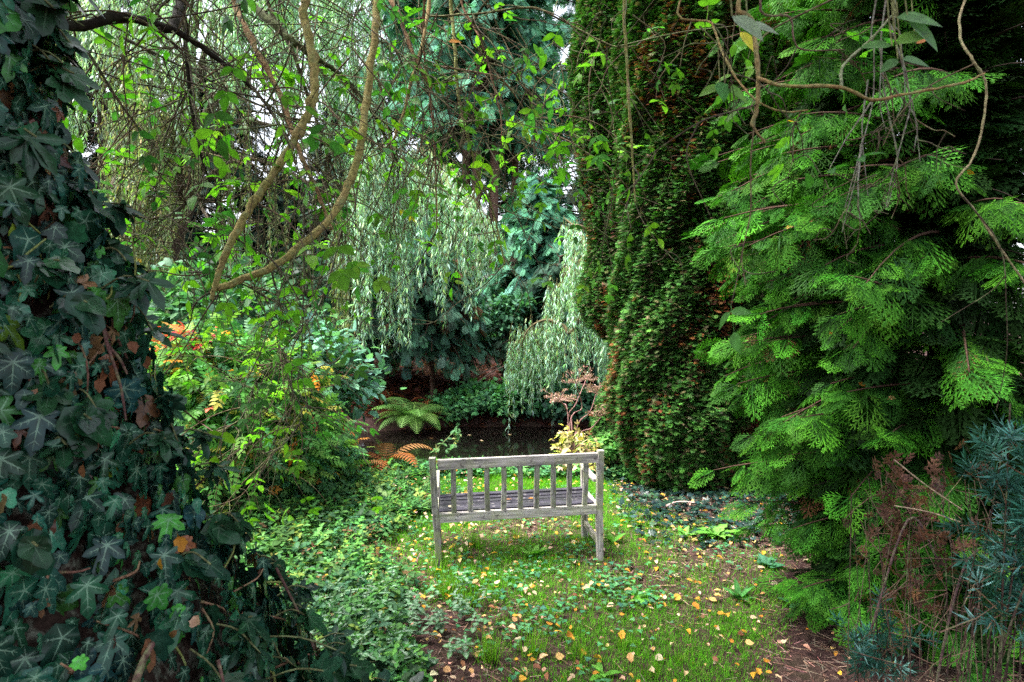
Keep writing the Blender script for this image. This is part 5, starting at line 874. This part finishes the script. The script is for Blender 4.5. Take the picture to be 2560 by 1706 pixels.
    # near bank fringe of leafy plants at the water edge
    mb = MB(); x, y = cand(3000, -2.6, 1.9, 6.55, 7.5); k = rng.random(len(x)) < np.clip(.35 + .6 * ns(x, y, 3, 1.9) + .5 * sst(-.2, -1.2, x), .05, 1); x, y = x[k], y[k]; n = len(x); az = rng.uniform(0, 6.283, n); d = np.stack((np.cos(az), np.sin(az), np.zeros(n)), 1); c = pick([(.10, .27, .10), (.13, .33, .10), (.07, .2, .09)], [1, 1, 1], n, .2); scatter(mb, SPRIG, np.stack((x, y, gz(x, y)), 1), frames(d, np.array((0, -.1, 1)) + rng.normal(0, .25, (n, 3))), rng.uniform(.09, .2, n), c, c * 1.4); tag(mb.build('bank_plants', M_leaf), 'leafy plants fringing the near edge of the pond', 'ground cover', kind='stuff')
covers()

def weeds():
    def rosette(label, px, py, n, s, cols, tmpl, up, cat='weed', name='weed', group=None):
        p = P0(px, py); t = MB(); a = np.arange(n) / n * 6.283 + rng.normal(0, .25, n); d = np.stack((np.cos(a), np.sin(a), rng.uniform(up * .5, up * 1.4, n)), 1); c = pick(*cols, n, .12, .05)
        scatter(t, tmpl, np.tile(p + np.array((0, 0, .01)), (n, 1)) + rng.normal(0, .012, (n, 3)) * np.array((1, 1, .3)), frames(d, np.stack((-np.cos(a) * up, -np.sin(a) * up, np.ones(n)), 1)), s * rng.uniform(.7, 1.15, n), c, c * 1.35); o = t.build(name, M_leaf); return tag(o, label, cat, group)
    G = ([(.13, .36, .05), (.17, .42, .07)], [1, 1]); D = oval(.42, .08, .2, 4)
    rosette('bright green broad leaved dock plant in the grass under the middle of the bench', 1335, 1395, 9, .13, G, oval(.5, .08, .1, 4), 1.1)
    rosette('two leaved green seedling just right of the right rear bench leg', 1528, 1358, 4, .12, G, oval(.55, .08, .1, 4), 1.0)
    rosette('ragged green thistle like rosette on the soil below the olive conifer', 1788, 1345, 14, .19, G, oval(.36, .1, .35, 6, .1, 0, .3), .7)
    rosette('smaller green rosette left of the ragged one, on bare soil', 1710, 1345, 8, .11, G, D, .7)
    rosette('long leaved dandelion rosette in the lawn right of the middle', 1600, 1080 + 420, 7, .16, G, oval(.28, .1, .2, 5, .1, 0, .2), .5)
    rosette('round leaved grey green plant at the foot of the cypress', 1915, 1415, 9, .11, ([(.06, .19, .10), (.08, .23, .12)], [1, 1]), oval(.95, .05, .1, 3, -.35), .6)
    rosette('pale round leaved weed in the lawn near the bottom edge, right of the centre', 1505, 1690, 5, .10, G, D, .5)
    rosette('dark leaved weed at the edge of the cypress shade', 1995, 1520, 8, .11, ([(.05, .17, .06)], [1]), D, .6)
    rosette('narrow dark green weed on the soil strip right of the lawn', 1850, 1500, 9, .12, ([(.07, .22, .06)], [1]), oval(.3, .1, .2, 4), 1.0)
    rosette('tall hart tongue like green leaf cluster at the foot of the green column conifer', 1580, 1210, 6, .22, ([(.08, .25, .06)], [1]), oval(.24, .1, .3, 5), 1.6)
    rosette('light green nettle like sprig standing out of the ground cover beside the ivy', 640, 1235, 12, .12, ([(.17, .36, .10)], [1]), L_SERR, .9)
    t = MB(); tube(t, spline(np.array([P0(1660, 1276) + np.array((0, 0, .03)), P0(1700, 1268) + np.array((0, 0, .05)), P0(1776, 1270) + np.array((0, 0, .03))]), 6), [.012, .008], (.34, .24, .22), 8, .06); tag(t.build('fallen_stick', M_bark), 'pale bare stick lying on the dark ground under the olive conifer', 'stick')
    t = MB(); tube(t, spline(np.array([P0(1015, 1452) + np.array((0, 0, .02)), P0(1035, 1435) + np.array((0, 0, .06)), P0(1052, 1415) + np.array((0, 0, .10))]), 5), [.007, .004], (.22, .11, .11), 6, .06); tag(t.build('fallen_stick', M_bark), 'thin reddish stick leaning in the ground cover left of the bench', 'stick')
weeds()

# ---------------------------------------------------------------- fallen leaves, one object each
def curled(w, fold, bend, k, serr, twist, seed):
    t = oval(w, fold, bend, k, .05, .35, serr); r = np.random.default_rng(seed); v = t.v.copy(); v[:, 2] += twist * v[:, 0] * (v[:, 1] - .4) * 2 + r.normal(0, .018, len(v)) * (v[:, 1] > 0.02) * (v[:, 1] < .99); v[:, 1] -= .5; return T(v, [tuple(f) for f in np.split(t.loops, np.cumsum(t.tot)[:-1])], t.m)
FORMS = [('flat', curled(.72, .03, .05, 5, .05, .1, 1)), ('curled', curled(.6, .30, .25, 5, .05, .35, 2)), ('folded', curled(.62, .5, .1, 4, .05, .2, 3)), ('broad', curled(.92, .06, .12, 5, .06, .25, 4)), ('narrow', curled(.42, .12, .2, 5, .05, .4, 5)), ('crumpled', curled(.75, .25, -.2, 5, .12, .7, 6))]
HUES = [('yellow', (.72, .40, .05), 4), ('golden tan', (.68, .42, .17), 4), ('pale buff', (.76, .57, .37), 4), ('pinkish tan', (.62, .36, .27), 3), ('orange', (.60, .26, .035), 2.2), ('brown', (.24, .11, .055), 1.6)]
def fallen():
    meshes = {}
    for fn, tp in FORMS:
        for hn, hc, _ in HUES:
            for v in range(2):
                mb = MB(); c = jit(hc, 1, .12, .06); scatter(mb, tp, np.zeros((1, 3)), np.eye(3)[None], 1.0, c, c * np.array((.78, .7, .6)))
                o = mb.build('fallen_leaf', M_dry, link=False); meshes[fn, hn, v] = o.data; bpy.data.objects.remove(o)
    hp = np.array([h[2] for h in HUES], float); hp /= hp.sum()
    def put(pos, s, group, place, n=None, fn=None, hn=None, d=None, cat='leaf'):
        fn = fn or FORMS[rng.integers(len(FORMS))][0]; hn = hn or HUES[rng.choice(len(HUES), p=hp)][0]
        o = bpy.data.objects.new('fallen_leaf', meshes[fn, hn, int(rng.integers(2))]); o.location = pos; o.scale = (s, s, s)
        az = rng.uniform(0, 6.283); d = np.array([(math.cos(az), math.sin(az), rng.normal(0, .2))]) if d is None else np.array([d]); n = np.array([(0, 0, 1.)]) + rng.normal(0, .3, (1, 3)) if n is None else np.array([n]); fr = frames(d, n)[0]
        from mathutils import Matrix
        o.rotation_euler = Matrix(fr.tolist()).to_euler(); COL.objects.link(o); tag(o, f'{hn} {fn} fallen leaf {place}', cat, group)
    # lawn: candidates, the nearest 270 become objects, the rest one sheet of stuff
    C = []
    while len(C) < 900:
        x, y = float(rng.uniform(-1.75, 2.4)), float(2.45 + 4.6 * rng.random() ** 1.25); px, py = px_of(x, y)
        if px < 560 or px > 2150 or py > 1720: continue
        w = 1.0 * (1 - .75 * float(sst(980, 760, px))) * (1 - .6 * float(sst(1700, 2050, px)))
        w += .7 * math.exp(-((px - 1300) / 230) ** 2 - ((py - 1330) / 60) ** 2)
        if rng.random() > w: continue
        C.append((y, x))
    C.sort()
    for y, x in C[:290]:
        px, py = px_of(x, y); z = float(gz(x, y)); lift = rng.uniform(.02, .05)
        place = ('among the low leaves at the left' if px < 960 else 'under the bench' if 1090 < px < 1500 and 1290 < py < 1420 else 'on bare soil at the bottom left of the lawn' if px < 1200 and py > 1520 else 'in the grass beside the left bench leg' if px < 1100 else 'on the dark soil below the cypress' if px > 1720 else 'in the grass by the right bench leg' if px > 1480 and py < 1460 else 'in the lawn at the bottom right' if px > 1480 else 'in the near lawn in front of the bench')
        put((x, y, z + lift), rng.uniform(.024, .054), 'fallen leaves strewn over the lawn', place)
    mb = MB(); R_ = np.array(C[290:]); n = len(R_); pos = np.stack((R_[:, 1], R_[:, 0], gz(R_[:, 1], R_[:, 0]) + rng.uniform(.012, .05, n)), 1)
    c = pick([h[1] for h in HUES], [h[2] for h in HUES], n, .15); az = rng.uniform(0, 6.283, n); scatter(mb, FORMS[1][1], pos, frames(np.stack((np.cos(az), np.sin(az), rng.normal(0, .2, n)), 1), np.array((0, 0, 1)) + rng.normal(0, .3, (n, 3))), rng.uniform(.034, .056, n), c, c * .75)
    xx, yy = cand(800, -3.2, -.3, 2.6, 7.0); nn_ = len(xx); pos = np.stack((xx, yy, gz(xx, yy) + .09), 1); c = pick([h[1] for h in HUES], [h[2] for h in HUES], nn_, .15); scatter(mb, FORMS[1][1], pos, frames(unit(nn_) * np.array((1, 1, .2)), np.array((0, 0, 1)) + rng.normal(0, .3, (nn_, 3))), rng.uniform(.03, .045, nn_), c, c * .75)
    xx, yy = cand(420, -1.3, 2.3, 2.5, 5.2); nn_ = len(xx); pos = np.stack((xx, yy, gz(xx, yy) + rng.uniform(.006, .03, nn_)), 1); c = pick([h[1] for h in HUES], [2, 3, 3, 3, 2, 4], nn_, .25); scatter(mb, FORMS[5][1], pos, frames(unit(nn_) * np.array((1, 1, .3)), np.array((0, 0, 1)) + rng.normal(0, .4, (nn_, 3))), rng.uniform(.014, .03, nn_), c, c * .75)
    tag(mb.build('leaf_litter', M_dry), 'smaller fallen leaves scattered farther off around the bench', 'leaf litter', kind='stuff')
    # on the bench seat
    bl = BENCH.matrix_basis
    for (x, y), h in (((-.50, .10), 'pale buff'), ((.12, .19), 'orange'), ((-.37, .43), 'orange'), ((-.05, .20), 'brown')):
        q = bl @ Vector((x, y, .440)); put(q, .045, 'fallen leaves lying on the bench seat', {(-.50, .10): 'on the seat slats near the left bench post', (.12, .19): 'on the middle seat slats of the bench, between two back slats', (-.37, .43): 'on the front edge of the bench seat', (-.05, .20): 'on the seat slats left of the orange one'}[(x, y)], fn='flat', hn=h, n=(0, 0, 1))
    # caught in the ivy
    for px, py, d, s, h, f, place in ((115, 690, 1.05, .048, 'brown', 'narrow', 'caught high in the ivy, long and hanging'), (195, 845, 1.05, .036, 'brown', 'crumpled', 'caught in the ivy beside a heart shaped ivy leaf'), (330, 870, 1.22, .05, 'brown', 'crumpled', 'caught at the right edge of the ivy'), (365, 905, 1.25, .055, 'brown', 'folded', 'hanging at the right edge of the ivy'), (245, 965, 1.1, .048, 'brown', 'crumpled', 'caught in the ivy beside the yellow leaves'), (490, 1552, 1.75, .045, 'pinkish tan', 'crumpled', 'resting on the ivy at the bottom left, the wide one'), (430, 1588, 1.65, .05, 'brown', 'narrow', 'resting on the ivy at the bottom left, the long glossy one'), (205, 1180, 1.0, .05, 'brown', 'narrow', 'stuck upright in the lower ivy'), (450, 1360, 1.6, .06, 'orange', 'crumpled', 'on the lower ivy slope, upper one'), (400, 1412, 1.55, .05, 'orange', 'narrow', 'on the lower ivy slope, lower one'), (90, 1330, 1.0, .06, 'brown', 'crumpled', 'near the left edge in the lower ivy'), (350, 652, 1.35, .035, 'yellow', 'curled', 'hanging on a twig at the right edge of the ivy')):
        put(ivy_hit(px, py, .035), s * .62, 'dead leaves caught in the ivy', place, n=nrm(np.array((.5, -1, .5)) + rng.normal(0, .3, 3)), d=np.array((rng.normal(0, .4), .1, -1.)), fn=f, hn=h)
    # caught on the cypress sprays
    for px, py, d, h, f, place in ((2030, 617, 2.6, 'pale buff', 'flat', 'on a cypress spray high up, middle one'), (2100, 612, 2.55, 'yellow', 'narrow', 'on a cypress spray high up, right one'), (1912, 702, 2.7, 'pale buff', 'broad', 'on the left cypress spray'), (1880, 712, 2.7, 'orange', 'flat', 'on the left cypress spray beside the broad one'), (2092, 848, 2.5, 'orange', 'narrow', 'on the middle cypress branch'), (2240, 843, 2.4, 'pinkish tan', 'broad', 'on the middle cypress branch, farther right'), (2222, 1025, 2.35, 'golden tan', 'folded', 'hanging under a low cypress spray'), (2176, 972, 2.4, 'orange', 'flat', 'on the low bright cypress spray'), (2480, 408, 2.0, 'yellow', 'broad', 'on the upper right cypress spray'), (1978, 338, 2.8, 'yellow', 'broad', 'on the cypress edge near the columns'), (1965, 555, 2.75, 'yellow', 'flat', 'on the cypress edge below the upper gap'), (2045, 880, 2.5, 'pale buff', 'flat', 'on the cypress above the long low spray')):
        f_ = FAN_POS; fd = f_[:, 1] * cp - (f_[:, 2] - CAMZ) * sp; fu = f_[:, 1] * sp + (f_[:, 2] - CAMZ) * cp; rr = np.hypot(1280 + f_[:, 0] / fd * F - px, 853 - fu / fd * F - py); q = np.argmin(np.maximum(rr, 22) / 22 + fd * 1.5)
        put(f_[q] + np.array((-.01, -.025, .02)), .042, 'fallen leaves caught on the cypress', place, fn=f, hn=h, n=nrm(np.array((0, -.8, .7))))
    # floating on the pond
    for px, py in ((1150, 1091), (1175, 1088), (1205, 1102), (1275, 1087), (1080, 1096), (1440, 1085)):
        d = (CAMZ - WATER) / ((py - 800) / F); p = P(px, py, d); put((p[0], p[1], WATER + .006), .07, 'leaves floating on the pond', 'floating on the dark pond water', fn='flat', hn='pale buff' if px != 1080 else 'brown', n=(0, 0, 1), d=np.array((1., .4, 0)))
fallen()
